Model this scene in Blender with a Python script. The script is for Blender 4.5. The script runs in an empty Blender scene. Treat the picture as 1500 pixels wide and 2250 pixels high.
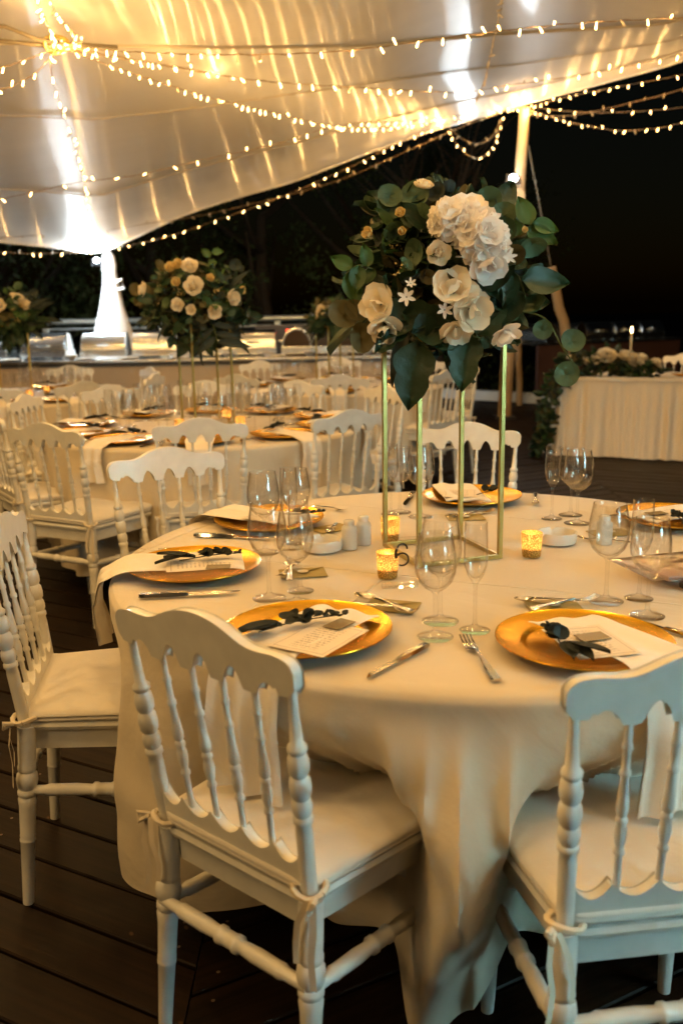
import bpy, bmesh, math, random
from mathutils import Vector, Matrix, noise
R_ = math.radians
rnd = random.Random(7)
S = bpy.context.scene
COL = S.collection

# ---------------------------------------------------------------- camera
cam = bpy.data.cameras.new("camera"); camo = bpy.data.objects.new("camera", cam); COL.objects.link(camo)
cam.sensor_fit = 'VERTICAL'; cam.sensor_height = 36; cam.lens = 32.5
cam.clip_start = .05; cam.clip_end = 400
camo.matrix_world = Matrix.Translation((-.315, -2.360, 1.410)) @ Matrix.Rotation(R_(90-12.491), 4, 'X') @ Matrix.Rotation(R_(-.989), 4, 'Z')
cam.dof.use_dof = True; cam.dof.focus_distance = 2.35; cam.dof.aperture_fstop = 3.2
S.camera = camo
# ---------------------------------------------------------------- night sky, faint moonlight
w = bpy.data.worlds.new("World"); S.world = w; w.use_nodes = True
nt = w.node_tree; bg = nt.nodes['Background']
sky = nt.nodes.new('ShaderNodeTexSky'); sky.sky_type = 'NISHITA'; sky.sun_disc = False
sky.sun_elevation = R_(2); sky.sun_rotation = R_(200)
nt.links.new(sky.outputs[0], bg.inputs[0]); bg.inputs[1].default_value = .0012
def sunlamp():
    l = bpy.data.lights.new("moonlight", 'SUN'); l.energy = .004; l.angle = R_(1); l.color = (.8, .9, 1)
    o = bpy.data.objects.new("moonlight", l); COL.objects.link(o); o.rotation_euler = (R_(50), 0, R_(200))
sunlamp()
def point(name, loc, e, c, r=.05, parent=None):
    l = bpy.data.lights.new(name, 'POINT'); l.energy = e; l.color = c; l.shadow_soft_size = r
    o = bpy.data.objects.new(name, l); COL.objects.link(o); o.location = loc
    if parent: o.parent = parent
    return o
def spot(name, loc, to, e, c, ang=140, r=.06):
    l = bpy.data.lights.new(name, 'SPOT'); l.energy = e; l.color = c; l.shadow_soft_size = r
    l.spot_size = R_(ang); l.spot_blend = .6
    o = bpy.data.objects.new(name, l); COL.objects.link(o); o.location = loc
    o.rotation_euler = (Vector(to)-Vector(loc)).to_track_quat('-Z', 'Y').to_euler()
    return o
COOL = (.80, .93, 1.0); COLD = (.42, .86, 1.0); WARM = (1.0, .555, .17)
BULB_E = 16.0; GLOW_W = 1.4; GLOW_O = 19.0
LAMP_A = Vector((-3.013, 8.39, 1.969)); LAMP_B = Vector((1.751, 8.99, 2.841))
FA = point("flood_and_fill_glow", LAMP_A+Vector((-.02, -.38, .0)), 62, COOL, .10)
FB = point("flood_and_fill_glow", LAMP_B+Vector((-.16, -.65, -.1)), 24, COOL, .12)
S.view_settings.view_transform = 'Standard'; S.view_settings.look = 'None'
S.view_settings.gamma = 1; S.view_settings.use_curve_mapping = False; S.view_settings.exposure = .25
S.cycles.use_denoising = True; S.cycles.max_bounces = 8; S.cycles.transparent_max_bounces = 32
S.cycles.sample_clamp_indirect = 30; S.cycles.caustics_reflective = False; S.cycles.caustics_refractive = False

# ---------------------------------------------------------------- materials
MATS = {}
def newmat(n):
    m = bpy.data.materials.new(n); m.use_nodes = True; return m, m.node_tree, m.node_tree.nodes['Principled BSDF']
def mat(name, col, rough=.5, metal=0, var=.0, vscale=8, bump=0, bscale=60, spec=.5, sheen=0, coat=0, trans=0, sss=0, stretch=None):
    if name in MATS: return MATS[name]
    m, t, b = newmat(name)
    b.inputs['Base Color'].default_value = (*col, 1); b.inputs['Roughness'].default_value = rough
    b.inputs['Metallic'].default_value = metal; b.inputs['Specular IOR Level'].default_value = spec
    if coat: b.inputs['Coat Weight'].default_value = coat; b.inputs['Coat Roughness'].default_value = .12
    if sheen: b.inputs['Sheen Weight'].default_value = sheen; b.inputs['Sheen Roughness'].default_value = .4
    if sss: b.inputs['Subsurface Weight'].default_value = sss; b.inputs['Subsurface Radius'].default_value = (.02, .012, .008)
    tc = t.nodes.new('ShaderNodeTexCoord'); src = tc.outputs['Object']
    if stretch:
        mp = t.nodes.new('ShaderNodeMapping'); mp.inputs['Scale'].default_value = stretch
        t.links.new(src, mp.inputs[0]); src = mp.outputs[0]
    if var:
        n = t.nodes.new('ShaderNodeTexNoise'); n.inputs['Scale'].default_value = vscale; n.inputs['Detail'].default_value = 6
        t.links.new(src, n.inputs[0])
        oi = t.nodes.new('ShaderNodeObjectInfo')
        ad = t.nodes.new('ShaderNodeMath'); ad.operation = 'ADD'; t.links.new(n.outputs[0], ad.inputs[0])
        mu = t.nodes.new('ShaderNodeMath'); mu.operation = 'MULTIPLY'; mu.inputs[1].default_value = .5
        t.links.new(oi.outputs['Random'], mu.inputs[0]); t.links.new(mu.outputs[0], ad.inputs[1])
        mr = t.nodes.new('ShaderNodeMapRange'); mr.inputs[1].default_value = .3; mr.inputs[2].default_value = 1.2
        mr.inputs[3].default_value = 1-var; mr.inputs[4].default_value = 1+var
        t.links.new(ad.outputs[0], mr.inputs[0])
        hs = t.nodes.new('ShaderNodeMix'); hs.data_type = 'RGBA'; hs.blend_type = 'MULTIPLY'; hs.inputs[0].default_value = 1
        hs.inputs[6].default_value = (*col, 1); t.links.new(mr.outputs[0], hs.inputs[7]); t.links.new(hs.outputs[2], b.inputs['Base Color'])
        mr2 = t.nodes.new('ShaderNodeMapRange'); mr2.inputs[3].default_value = rough*.8; mr2.inputs[4].default_value = min(1, rough*1.25)
        t.links.new(n.outputs[0], mr2.inputs[0]); t.links.new(mr2.outputs[0], b.inputs['Roughness'])
    if bump:
        n = t.nodes.new('ShaderNodeTexNoise'); n.inputs['Scale'].default_value = bscale; n.inputs['Detail'].default_value = 4
        t.links.new(src, n.inputs[0])
        bp = t.nodes.new('ShaderNodeBump'); bp.inputs['Strength'].default_value = bump; bp.inputs['Distance'].default_value = .01
        t.links.new(n.outputs[0], bp.inputs['Height']); t.links.new(bp.outputs[0], b.inputs['Normal'])
    if trans:
        tr = t.nodes.new('ShaderNodeBsdfTranslucent'); mx = t.nodes.new('ShaderNodeMixShader'); mx.inputs[0].default_value = trans
        tr.inputs[0].default_value = (*col, 1)
        t.links.new(b.outputs[0], mx.inputs[1]); t.links.new(tr.outputs[0], mx.inputs[2])
        t.links.new(mx.outputs[0], t.nodes['Material Output'].inputs[0])
    MATS[name] = m; return m
def emis(name, col, e):
    m, t, b = newmat(name); b.inputs['Base Color'].default_value = (*col, 1)
    b.inputs['Emission Color'].default_value = (*col, 1); b.inputs['Emission Strength'].default_value = e
    MATS[name] = m; return m
def thin_glass(name, tint=(.985, .985, .985), edge=(.80, .80, .80), base=.03, power=1.0, rough=.015, ior=1.5, bump=0):
    m = bpy.data.materials.new(name); m.use_nodes = True; t = m.node_tree; t.nodes.clear()
    out = t.nodes.new('ShaderNodeOutputMaterial'); mx = t.nodes.new('ShaderNodeMixShader')
    tr = t.nodes.new('ShaderNodeBsdfTransparent'); gl = t.nodes.new('ShaderNodeBsdfGlossy'); gl.inputs['Roughness'].default_value = rough
    lw = t.nodes.new('ShaderNodeLayerWeight'); lw.inputs[0].default_value = .16
    mc = t.nodes.new('ShaderNodeMix'); mc.data_type = 'RGBA'; mc.inputs[6].default_value = (*tint, 1); mc.inputs[7].default_value = (*edge, 1)
    p3 = t.nodes.new('ShaderNodeMath'); p3.operation = 'POWER'; p3.inputs[1].default_value = 5.0
    lw.inputs[0].default_value = .5; t.links.new(lw.outputs['Facing'], p3.inputs[0]); t.links.new(p3.outputs[0], mc.inputs[0])
    if bump:
        tcn = t.nodes.new('ShaderNodeTexCoord'); nn = t.nodes.new('ShaderNodeTexNoise'); nn.inputs['Scale'].default_value = 55; nn.inputs['Detail'].default_value = 2
        bb = t.nodes.new('ShaderNodeBump'); bb.inputs['Strength'].default_value = bump; bb.inputs['Distance'].default_value = .004
        t.links.new(tcn.outputs['Object'], nn.inputs[0]); t.links.new(nn.outputs[0], bb.inputs['Height']); t.links.new(bb.outputs[0], gl.inputs['Normal'])
    t.links.new(mc.outputs[2], tr.inputs[0])
    ad = t.nodes.new('ShaderNodeMath'); ad.operation = 'MULTIPLY_ADD'; ad.inputs[1].default_value = power; ad.inputs[2].default_value = base
    pw = t.nodes.new('ShaderNodeMath'); pw.operation = 'POWER'; pw.inputs[1].default_value = 4.0
    lf = t.nodes.new('ShaderNodeLayerWeight'); lf.inputs[0].default_value = .5
    t.links.new(lf.outputs['Facing'], pw.inputs[0]); t.links.new(pw.outputs[0], ad.inputs[0]); t.links.new(ad.outputs[0], mx.inputs[0])
    t.links.new(tr.outputs[0], mx.inputs[1]); t.links.new(gl.outputs[0], mx.inputs[2]); t.links.new(mx.outputs[0], out.inputs[0])
    MATS[name] = m; return m

M_white = mat('white_lacquer', (.75, .74, .68), .36, var=.13, vscale=22, coat=.3)
M_cush = mat('cushion_cotton', (.72, .68, .60), .8, var=.12, vscale=5, bump=.6, bscale=11, sheen=.3)
M_tie = mat('tie_ribbon', (.70, .62, .48), .8, var=.1)
M_gold = mat('gold_paint', (.42, .32, .095), .34, metal=.75, var=.15, vscale=30)
M_plate = mat('gold_charger', (.96, .50, .022), .24, metal=.85, var=.10, vscale=16, bump=.05, bscale=9)
M_steel = mat('cutlery_steel', (.75, .70, .62), .14, metal=1)
M_black = mat('gloss_black', (.02, .02, .02), .3)
M_env = mat('kraft_gold_paper', (.36, .27, .07), .55, var=.12, vscale=20, metal=.2)
M_seal = mat('seal_sticker', (.62, .54, .40), .5)
M_cer = mat('white_ceramic', (.72, .69, .62), .22, var=.03)
M_salt = mat('frosted_shaker', (.66, .66, .62), .35, var=.05)
M_chrome = mat('polished_steel', (.86, .90, .92), .22, metal=1, bump=.04, bscale=6)
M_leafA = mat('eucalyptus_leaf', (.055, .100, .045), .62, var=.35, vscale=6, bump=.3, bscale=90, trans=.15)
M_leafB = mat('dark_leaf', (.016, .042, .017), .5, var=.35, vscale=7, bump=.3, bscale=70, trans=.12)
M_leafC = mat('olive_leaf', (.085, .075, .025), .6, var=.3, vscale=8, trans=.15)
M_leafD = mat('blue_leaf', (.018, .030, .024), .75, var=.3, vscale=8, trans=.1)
M_bright = mat('fresh_leaf', (.045, .105, .026), .5, var=.25, vscale=8, trans=.2)
M_stem = mat('stem', (.08, .11, .035), .6)
M_petal = mat('ivory_petal', (.90, .84, .70), .6, var=.08, vscale=25, trans=.35)
M_petalw = mat('white_petal', (.93, .90, .86), .6, var=.05, vscale=25, trans=.35)
M_petaly = mat('yellow_petal', (.70, .55, .24), .55, var=.15, vscale=25, trans=.25)
M_sprig = mat('preserved_leaf', (.008, .014, .010), .7, var=.3, vscale=40)
M_wax = mat('candle_wax', (.80, .70, .50), .5, sss=.3)
M_wire = mat('light_wire', (.20, .13, .06), .6)
M_bulbcap = mat('bulb_sleeve', (.55, .48, .34), .4)
M_bulb = emis('lit_bulb', (1.0, .60, .22), BULB_E)
M_off = mat('unlit_bulb', (.50, .42, .30), .25)
M_flame = emis('flame', (1.0, .62, .25), 60)
M_lens = emis('lamp_lens', (.86, .95, 1.0), 120)
M_red = emis('red_light', (1.0, .05, .02), 6)
M_metal = mat('dark_metal', (.06, .06, .065), .4, metal=.6)
M_rail = mat('brushed_rail', (.55, .62, .62), .3, metal=.8)
M_soil = mat('night_ground', (.018, .016, .012), .9, var=.3, vscale=1.2, bump=.5, bscale=5)
M_curb = mat('painted_kerb', (.62, .66, .66), .6, var=.1)
M_rope = mat('rope', (.10, .08, .05), .8)
M_glass = thin_glass('wine_glass_crystal', tint=(.998,.998,.997), edge=(.50, .42, .33), base=.075, power=1.0, rough=.02, bump=.12)
M_acryl = thin_glass('clear_acrylic', edge=(.8, .85, .85), base=.03, power=1.0)
M_pane = thin_glass('balustrade_glass', tint=(.80, .86, .86), edge=(.5, .6, .6), base=.02, power=.8)
M_film = thin_glass('clear_film', tint=(.93, .88, .86), edge=(.62, .52, .48), base=.10, power=1.2, rough=.08)
M_num = mat('black_number', (.010, .008, .008), .3)

M_glassF = thin_glass('far_crystal', tint=(.99, .99, .985), edge=(.80, .76, .70), base=.12, power=1.2, rough=.06, bump=.3)
def wood_pole():
    m = mat('peeled_pole', (.46, .32, .17), .6, var=.18, vscale=5, bump=.5, bscale=14, stretch=(3, 3, .6)); return m
M_pole = wood_pole()
M_wrap = mat('white_wrap', (.80, .79, .76), .8, var=.05, bump=.3, bscale=12)

def plank_mat():
    m, t, b = newmat('deck_plank')
    tc = t.nodes.new('ShaderNodeTexCoord'); oi = t.nodes.new('ShaderNodeObjectInfo')
    va = t.nodes.new('ShaderNodeVectorMath'); va.operation = 'MULTIPLY_ADD'; va.inputs[1].default_value = (1, 1, 1)
    cb = t.nodes.new('ShaderNodeCombineXYZ'); ml = t.nodes.new('ShaderNodeMath'); ml.operation = 'MULTIPLY'; ml.inputs[1].default_value = 37
    t.links.new(oi.outputs['Random'], ml.inputs[0]); t.links.new(ml.outputs[0], cb.inputs[2]); t.links.new(ml.outputs[0], cb.inputs[0])
    t.links.new(tc.outputs['UV'], va.inputs[0]); t.links.new(cb.outputs[0], va.inputs[2])
    mp = t.nodes.new('ShaderNodeMapping'); mp.inputs['Scale'].default_value = (1.2, 22, 1)
    t.links.new(va.outputs[0], mp.inputs[0])
    n = t.nodes.new('ShaderNodeTexNoise'); n.inputs['Scale'].default_value = 2.2; n.inputs['Detail'].default_value = 8; n.inputs['Roughness'].default_value = .6
    t.links.new(mp.outputs[0], n.inputs[0])
    n2 = t.nodes.new('ShaderNodeTexNoise'); n2.inputs['Scale'].default_value = 3.0; n2.inputs['Detail'].default_value = 5
    t.links.new(va.outputs[0], n2.inputs[0])
    n3 = t.nodes.new('ShaderNodeTexVoronoi'); n3.inputs['Scale'].default_value = 9
    t.links.new(va.outputs[0], n3.inputs[0])
    cr = t.nodes.new('ShaderNodeValToRGB'); e = cr.color_ramp.elements
    e[0].position = .28; e[0].color = (.005, .0026, .0013, 1); e[1].position = .75; e[1].color = (.019, .010, .0045, 1)
    t.links.new(n.outputs[0], cr.inputs[0])
    mr = t.nodes.new('ShaderNodeMapRange'); mr.inputs[1].default_value = .3; mr.inputs[2].default_value = .75; mr.inputs[3].default_value = .55; mr.inputs[4].default_value = 1.55
    t.links.new(n2.outputs[0], mr.inputs[0])
    mx = t.nodes.new('ShaderNodeMix'); mx.data_type = 'RGBA'; mx.blend_type = 'MULTIPLY'; mx.inputs[0].default_value = 1
    t.links.new(cr.outputs[0], mx.inputs[6]); t.links.new(mr.outputs[0], mx.inputs[7])
    # small worn, pale scuffs
    c3 = t.nodes.new('ShaderNodeMapRange'); c3.inputs[1].default_value = .035; c3.inputs[2].default_value = .075; c3.inputs[3].default_value = .55; c3.inputs[4].default_value = 0
    t.links.new(n3.outputs['Distance'], c3.inputs[0])
    mx2 = t.nodes.new('ShaderNodeMix'); mx2.data_type = 'RGBA'; mx2.inputs[7].default_value = (.16, .085, .035, 1)
    t.links.new(c3.outputs[0], mx2.inputs[0]); t.links.new(mx.outputs[2], mx2.inputs[6]); t.links.new(mx2.outputs[2], b.inputs['Base Color'])
    rr = t.nodes.new('ShaderNodeMapRange'); rr.inputs[3].default_value = .34; rr.inputs[4].default_value = .62
    t.links.new(n2.outputs[0], rr.inputs[0]); t.links.new(rr.outputs[0], b.inputs['Roughness'])
    b.inputs['Specular IOR Level'].default_value = .12
    bp = t.nodes.new('ShaderNodeBump'); bp.inputs['Strength'].default_value = .25; bp.inputs['Distance'].default_value = .004
    t.links.new(n.outputs[0], bp.inputs['Height']); t.links.new(bp.outputs[0], b.inputs['Normal'])
    return m
M_plank = plank_mat()

def cloth_mat(name, col, crease=True, sheen=.25, rough=.72):
    m, t, b = newmat(name)
    tc = t.nodes.new('ShaderNodeTexCoord')
    b.inputs['Base Color'].default_value = (*col, 1); b.inputs['Roughness'].default_value = rough
    b.inputs['Sheen Weight'].default_value = sheen; b.inputs['Sheen Roughness'].default_value = .35
    n = t.nodes.new('ShaderNodeTexNoise'); n.inputs['Scale'].default_value = 3.5; n.inputs['Detail'].default_value = 5; n.inputs['Distortion'].default_value = .6
    t.links.new(tc.outputs['Object'], n.inputs[0])
    wv = t.nodes.new('ShaderNodeTexNoise'); wv.inputs['Scale'].default_value = 420; t.links.new(tc.outputs['Object'], wv.inputs[0])
    b1 = t.nodes.new('ShaderNodeBump'); b1.inputs['Strength'].default_value = .35; b1.inputs['Distance'].default_value = .045
    t.links.new(n.outputs[0], b1.inputs['Height'])
    b2 = t.nodes.new('ShaderNodeBump'); b2.inputs['Strength'].default_value = .2; b2.inputs['Distance'].default_value = .001
    t.links.new(wv.outputs[0], b2.inputs['Height']); t.links.new(b1.outputs[0], b2.inputs['Normal'])
    last = b2.outputs[0]
    if crease:
        sp = t.nodes.new('ShaderNodeSeparateXYZ')
        mp = t.nodes.new('ShaderNodeMapping'); mp.inputs['Rotation'].default_value = (0, 0, R_(24)); mp.inputs['Location'].default_value = (.12, .22, 0)
        t.links.new(tc.outputs['Object'], mp.inputs[0]); t.links.new(mp.outputs[0], sp.inputs[0])
        hs = None
        for k in range(2):
            pg = t.nodes.new('ShaderNodeMath'); pg.operation = 'PINGPONG'; pg.inputs[1].default_value = .36
            t.links.new(sp.outputs[k], pg.inputs[0])
            mr = t.nodes.new('ShaderNodeMapRange'); mr.inputs[1].default_value = 0; mr.inputs[2].default_value = .006; mr.inputs[3].default_value = 1; mr.inputs[4].default_value = 0
            t.links.new(pg.outputs[0], mr.inputs[0])
            if hs is None: hs = mr.outputs[0]
            else:
                mxx = t.nodes.new('ShaderNodeMath'); mxx.operation = 'MAXIMUM'; t.links.new(hs, mxx.inputs[0]); t.links.new(mr.outputs[0], mxx.inputs[1]); hs = mxx.outputs[0]
        gz = t.nodes.new('ShaderNodeMath'); gz.operation = 'GREATER_THAN'; gz.inputs[1].default_value = .752; t.links.new(sp.outputs[2], gz.inputs[0])
        gm = t.nodes.new('ShaderNodeMath'); gm.operation = 'MULTIPLY'; t.links.new(hs, gm.inputs[0]); t.links.new(gz.outputs[0], gm.inputs[1]); hs = gm.outputs[0]
        b3 = t.nodes.new('ShaderNodeBump'); b3.inputs['Strength'].default_value = 1; b3.inputs['Distance'].default_value = .004
        t.links.new(hs, b3.inputs['Height']); t.links.new(last, b3.inputs['Normal']); last = b3.outputs[0]
    t.links.new(last, b.inputs['Normal'])
    MATS[name] = m; return m
M_cloth = cloth_mat('cream_satin', (.66, .585, .45), rough=.62)
M_cloth2 = cloth_mat('cream_satin_far', (.66, .58, .44), crease=False)
M_tulle = cloth_mat('tulle_skirt', (.82, .74, .62), crease=False)
M_nap = cloth_mat('napkin_linen', (.82, .77, .68), crease=False, rough=.85)
M_bar = cloth_mat('bar_cladding', (.56, .46, .35), crease=False, rough=.8)

def canopy_mat():
    m = bpy.data.materials.new('canopy_membrane'); m.use_nodes = True; t = m.node_tree; b = t.nodes['Principled BSDF']
    tc = t.nodes.new('ShaderNodeTexCoord')
    b.inputs['Roughness'].default_value = .45
    mp = t.nodes.new('ShaderNodeMapping'); mp.inputs['Scale'].default_value = (.5, 2.4, 1.2); t.links.new(tc.outputs['Object'], mp.inputs[0])
    n = t.nodes.new('ShaderNodeTexNoise'); n.inputs['Scale'].default_value = 1.6; n.inputs['Detail'].default_value = 5; t.links.new(mp.outputs[0], n.inputs[0])
    bp = t.nodes.new('ShaderNodeBump'); bp.inputs['Strength'].default_value = .06; bp.inputs['Distance'].default_value = .02
    t.links.new(n.outputs[0], bp.inputs['Height']); t.links.new(bp.outputs[0], b.inputs['Normal'])
    mr = t.nodes.new('ShaderNodeMapRange'); mr.inputs[3].default_value = .86; mr.inputs[4].default_value = 1.12; t.links.new(n.outputs[0], mr.inputs[0])
    mx = t.nodes.new('ShaderNodeMix'); mx.data_type = 'RGBA'; mx.blend_type = 'MULTIPLY'; mx.inputs[0].default_value = 1
    mx.inputs[6].default_value = (.60, .58, .55, 1); t.links.new(mr.outputs[0], mx.inputs[7]); t.links.new(mx.outputs[2], b.inputs['Base Color'])
    gl = t.nodes.new('ShaderNodeBsdfGlossy'); gl.inputs['Roughness'].default_value = .20; gl.inputs['Anisotropy'].default_value = .85
    cx = t.nodes.new('ShaderNodeCombineXYZ'); cx.inputs[0].default_value = 1; t.links.new(cx.outputs[0], gl.inputs['Tangent'])
    gl.inputs[0].default_value = (.95, .95, .95, 1)
    ms = t.nodes.new('ShaderNodeMixShader'); ms.inputs[0].default_value = .21
    t.links.new(b.outputs[0], ms.inputs[1]); t.links.new(gl.outputs[0], ms.inputs[2]); t.links.new(ms.outputs[0], t.nodes['Material Output'].inputs[0])
    return m
M_canopy = canopy_mat()

def votive_mat():
    m = bpy.data.materials.new('mercury_glass'); m.use_nodes = True; t = m.node_tree; t.nodes.clear()
    out = t.nodes.new('ShaderNodeOutputMaterial'); tc = t.nodes.new('ShaderNodeTexCoord')
    v = t.nodes.new('ShaderNodeTexNoise'); v.inputs['Scale'].default_value = 420; v.inputs['Detail'].default_value = 2; t.links.new(tc.outputs['Object'], v.inputs[0])
    mr = t.nodes.new('ShaderNodeMapRange'); mr.inputs[1].default_value = .52; mr.inputs[2].default_value = .57; t.links.new(v.outputs[0], mr.inputs[0])
    tl = t.nodes.new('ShaderNodeBsdfTranslucent'); tl.inputs[0].default_value = (1, .74, .42, 1)
    gd = t.nodes.new('ShaderNodeBsdfGlossy'); gd.inputs[0].default_value = (.62, .45, .16, 1); gd.inputs['Roughness'].default_value = .25
    df = t.nodes.new('ShaderNodeBsdfDiffuse'); df.inputs[0].default_value = (.40, .29, .08, 1)
    a = t.nodes.new('ShaderNodeMixShader'); a.inputs[0].default_value = .45; t.links.new(gd.outputs[0], a.inputs[1]); t.links.new(df.outputs[0], a.inputs[2])
    c = t.nodes.new('ShaderNodeMixShader'); c.inputs[0].default_value = .07; t.links.new(a.outputs[0], c.inputs[1]); t.links.new(tl.outputs[0], c.inputs[2])
    d = t.nodes.new('ShaderNodeMixShader'); t.links.new(mr.outputs[0], d.inputs[0]); t.links.new(c.outputs[0], d.inputs[1]); t.links.new(tl.outputs[0], d.inputs[2])
    t.links.new(d.outputs[0], out.inputs[0]); return m
M_votive = votive_mat()

def card_mat():
    m, t, b = newmat('printed_card')
    tc = t.nodes.new('ShaderNodeTexCoord'); sp = t.nodes.new('ShaderNodeSeparateXYZ'); t.links.new(tc.outputs['UV'], sp.inputs[0])
    def mth(op, a, bb=None, c=None):
        n = t.nodes.new('ShaderNodeMath'); n.operation = op
        for i, x in enumerate((a, bb, c)):
            if x is None: continue
            if isinstance(x, (int, float)): n.inputs[i].default_value = x
            else: t.links.new(x, n.inputs[i])
        return n.outputs[0]
    u, v = sp.outputs[0], sp.outputs[1]
    du = mth('ABSOLUTE', mth('SUBTRACT', u, .5)); dv = mth('ABSOLUTE', mth('SUBTRACT', v, .5))
    inb = mth('MAXIMUM', mth('MULTIPLY', du, 1.0), mth('MULTIPLY', dv, 1.0))
    border = mth('MULTIPLY', mth('GREATER_THAN', inb, .425), mth('LESS_THAN', inb, .436))
    rows = mth('LESS_THAN', mth('FRACT', mth('MULTIPLY', v, 16)), .42)
    ns = t.nodes.new('ShaderNodeTexNoise'); ns.noise_dimensions = '2D'; ns.inputs['Scale'].default_value = 1
    cv = t.nodes.new('ShaderNodeCombineXYZ'); t.links.new(mth('MULTIPLY', u, 45), cv.inputs[0]); t.links.new(mth('MULTIPLY', mth('FLOOR', mth('MULTIPLY', v, 16)), 7.3), cv.inputs[1])
    t.links.new(cv.outputs[0], ns.inputs['Vector'])
    wd = mth('LESS_THAN', mth('ADD', du, mth('MULTIPLY', ns.outputs[0], .22)), .36)
    txt = mth('MULTIPLY', mth('MULTIPLY', rows, mth('GREATER_THAN', ns.outputs[0], .5)), mth('MULTIPLY', wd, mth('LESS_THAN', dv, .36)))
    ink = mth('MULTIPLY', mth('MAXIMUM', border, txt), .62)
    mx = t.nodes.new('ShaderNodeMix'); mx.data_type = 'RGBA'; mx.inputs[6].default_value = (.76, .68, .56, 1); mx.inputs[7].default_value = (.12, .08, .05, 1)
    t.links.new(ink, mx.inputs[0]); t.links.new(mx.outputs[2], b.inputs['Base Color']); b.inputs['Roughness'].default_value = .6
    return m
M_card = card_mat()
M_tile = mat('smoked_tile', (.22, .17, .09), .25)

# ---------------------------------------------------------------- mesh helpers
class MB:
    def __init__(s): s.v = []; s.f = []; s.uv = {}
    def add(s, vs, fs, M=None):
        o = len(s.v)
        for p in vs: s.v.append(tuple(M @ Vector(p)) if M is not None else tuple(p))
        for f in fs: s.f.append(tuple(i+o for i in f))
        return o
    def box(s, c, d, M=None):
        x, y, z = c; a, b, e = d[0]/2, d[1]/2, d[2]/2
        vs = [(x+i*a, y+j*b, z+k*e) for i in (-1, 1) for j in (-1, 1) for k in (-1, 1)]
        s.add(vs, [(0, 1, 3, 2), (4, 6, 7, 5), (0, 4, 5, 1), (2, 3, 7, 6), (0, 2, 6, 4), (1, 5, 7, 3)], M); return s
    def lathe(s, prof, n=16, M=None, caps=True):
        vs = []; fs = []
        for r, z in prof:
            for k in range(n):
                a = 2*math.pi*k/n; vs.append((r*math.cos(a), r*math.sin(a), z))
        for i in range(len(prof)-1):
            for k in range(n):
                a = i*n+k; b = i*n+(k+1) % n; fs.append((a, b, b+n, a+n))
        if caps:
            fs.append(tuple(range(n-1, -1, -1))); L = (len(prof)-1)*n; fs.append(tuple(range(L, L+n)))
        s.add(vs, fs, M); return s
    def tube(s, pts, rad, n=8, caps=True):
        pts = [Vector(p) for p in pts]; m = len(pts)
        if not hasattr(rad, '__len__'): rad = [rad]*m
        t0 = (pts[1]-pts[0]).normalized(); up = Vector((0, 0, 1)) if abs(t0.z) < .9 else Vector((1, 0, 0))
        nrm = (up-t0*up.dot(t0)).normalized(); vs = []; fs = []
        for i in range(m):
            t = (pts[min(i+1, m-1)]-pts[max(i-1, 0)])
            if t.length < 1e-9: t = t0.copy()
            t.normalize(); nrm = (nrm-t*nrm.dot(t)).normalized(); b = t.cross(nrm)
            for k in range(n):
                a = 2*math.pi*k/n; vs.append(pts[i]+(nrm*math.cos(a)+b*math.sin(a))*rad[i])
        for i in range(m-1):
            for k in range(n):
                a = i*n+k; c = i*n+(k+1) % n; fs.append((a, c, c+n, a+n))
        if caps: fs.append(tuple(range(n-1, -1, -1))); L = (m-1)*n; fs.append(tuple(range(L, L+n)))
        s.add(vs, fs); return s
    def grid(s, rows, closed=False, M=None):
        nc = len(rows[0]); vs = [p for r in rows for p in r]; fs = []
        for i in range(len(rows)-1):
            for k in range(nc if closed else nc-1):
                a = i*nc+k; b = i*nc+(k+1) % nc; fs.append((a, b, b+nc, a+nc))
        s.add(vs, fs, M); return s
    def mesh(s, name, smooth=True, bevel=0, auto=40):
        me = bpy.data.meshes.new(name); me.from_pydata([tuple(v) for v in s.v], [], s.f)
        bm = bmesh.new(); bm.from_mesh(me)
        if bevel:
            es = [e for e in bm.edges if len(e.link_faces) == 2 and e.calc_face_angle(0) > R_(35)]
            bmesh.ops.bevel(bm, geom=es, offset=bevel, segments=2, affect='EDGES', profile=.6)
        bmesh.ops.recalc_face_normals(bm, faces=bm.faces)
        for f in bm.faces: f.smooth = smooth
        if smooth:
            for e in bm.edges:
                if len(e.link_faces) == 2 and e.calc_face_angle(0) > R_(auto): e.smooth = False
        bm.to_mesh(me); bm.free(); return me
def O(name, me, m=None, parent=None, loc=(0, 0, 0), rot=(0, 0, 0), sc=None, kind=None, label=None):
    if isinstance(me, MB): me = me.mesh(name)
    if m is not None and me is not None and not me.materials: me.materials.append(m)
    o = bpy.data.objects.new(name, me); COL.objects.link(o)
    o.location = loc; o.rotation_euler = rot
    if sc: o.scale = sc if hasattr(sc, '__len__') else (sc,)*3
    if parent: o.parent = parent
    if kind: o['kind'] = kind
    if label: o['label'] = label
    return o
def tag(o, label, cat, group=None):
    o['label'] = label; o['category'] = cat
    if group: o['group'] = group
    return o
def thing(name, label, cat, loc=(0, 0, 0), rz=0, group=None):
    o = bpy.data.objects.new(name, None); COL.objects.link(o); o.empty_display_size = .05
    o.location = loc; o.rotation_euler = (0, 0, rz); return tag(o, label, cat, group)
def copy_tree(o, parent=None):
    c = o.copy(); COL.objects.link(c)
    if parent: c.parent = parent
    for ch in list(o.children): copy_tree(ch, c)
    return c
def clone(o, label, loc, rz=0, group=None, tilt=(0, 0)):
    c = copy_tree(o); c.location = loc; c.rotation_euler = (tilt[0], tilt[1], rz); c['label'] = label
    if group: c['group'] = group
    return c
def structure(name, me, m, **k): return O(name, me, m, kind='structure', **k)
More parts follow.
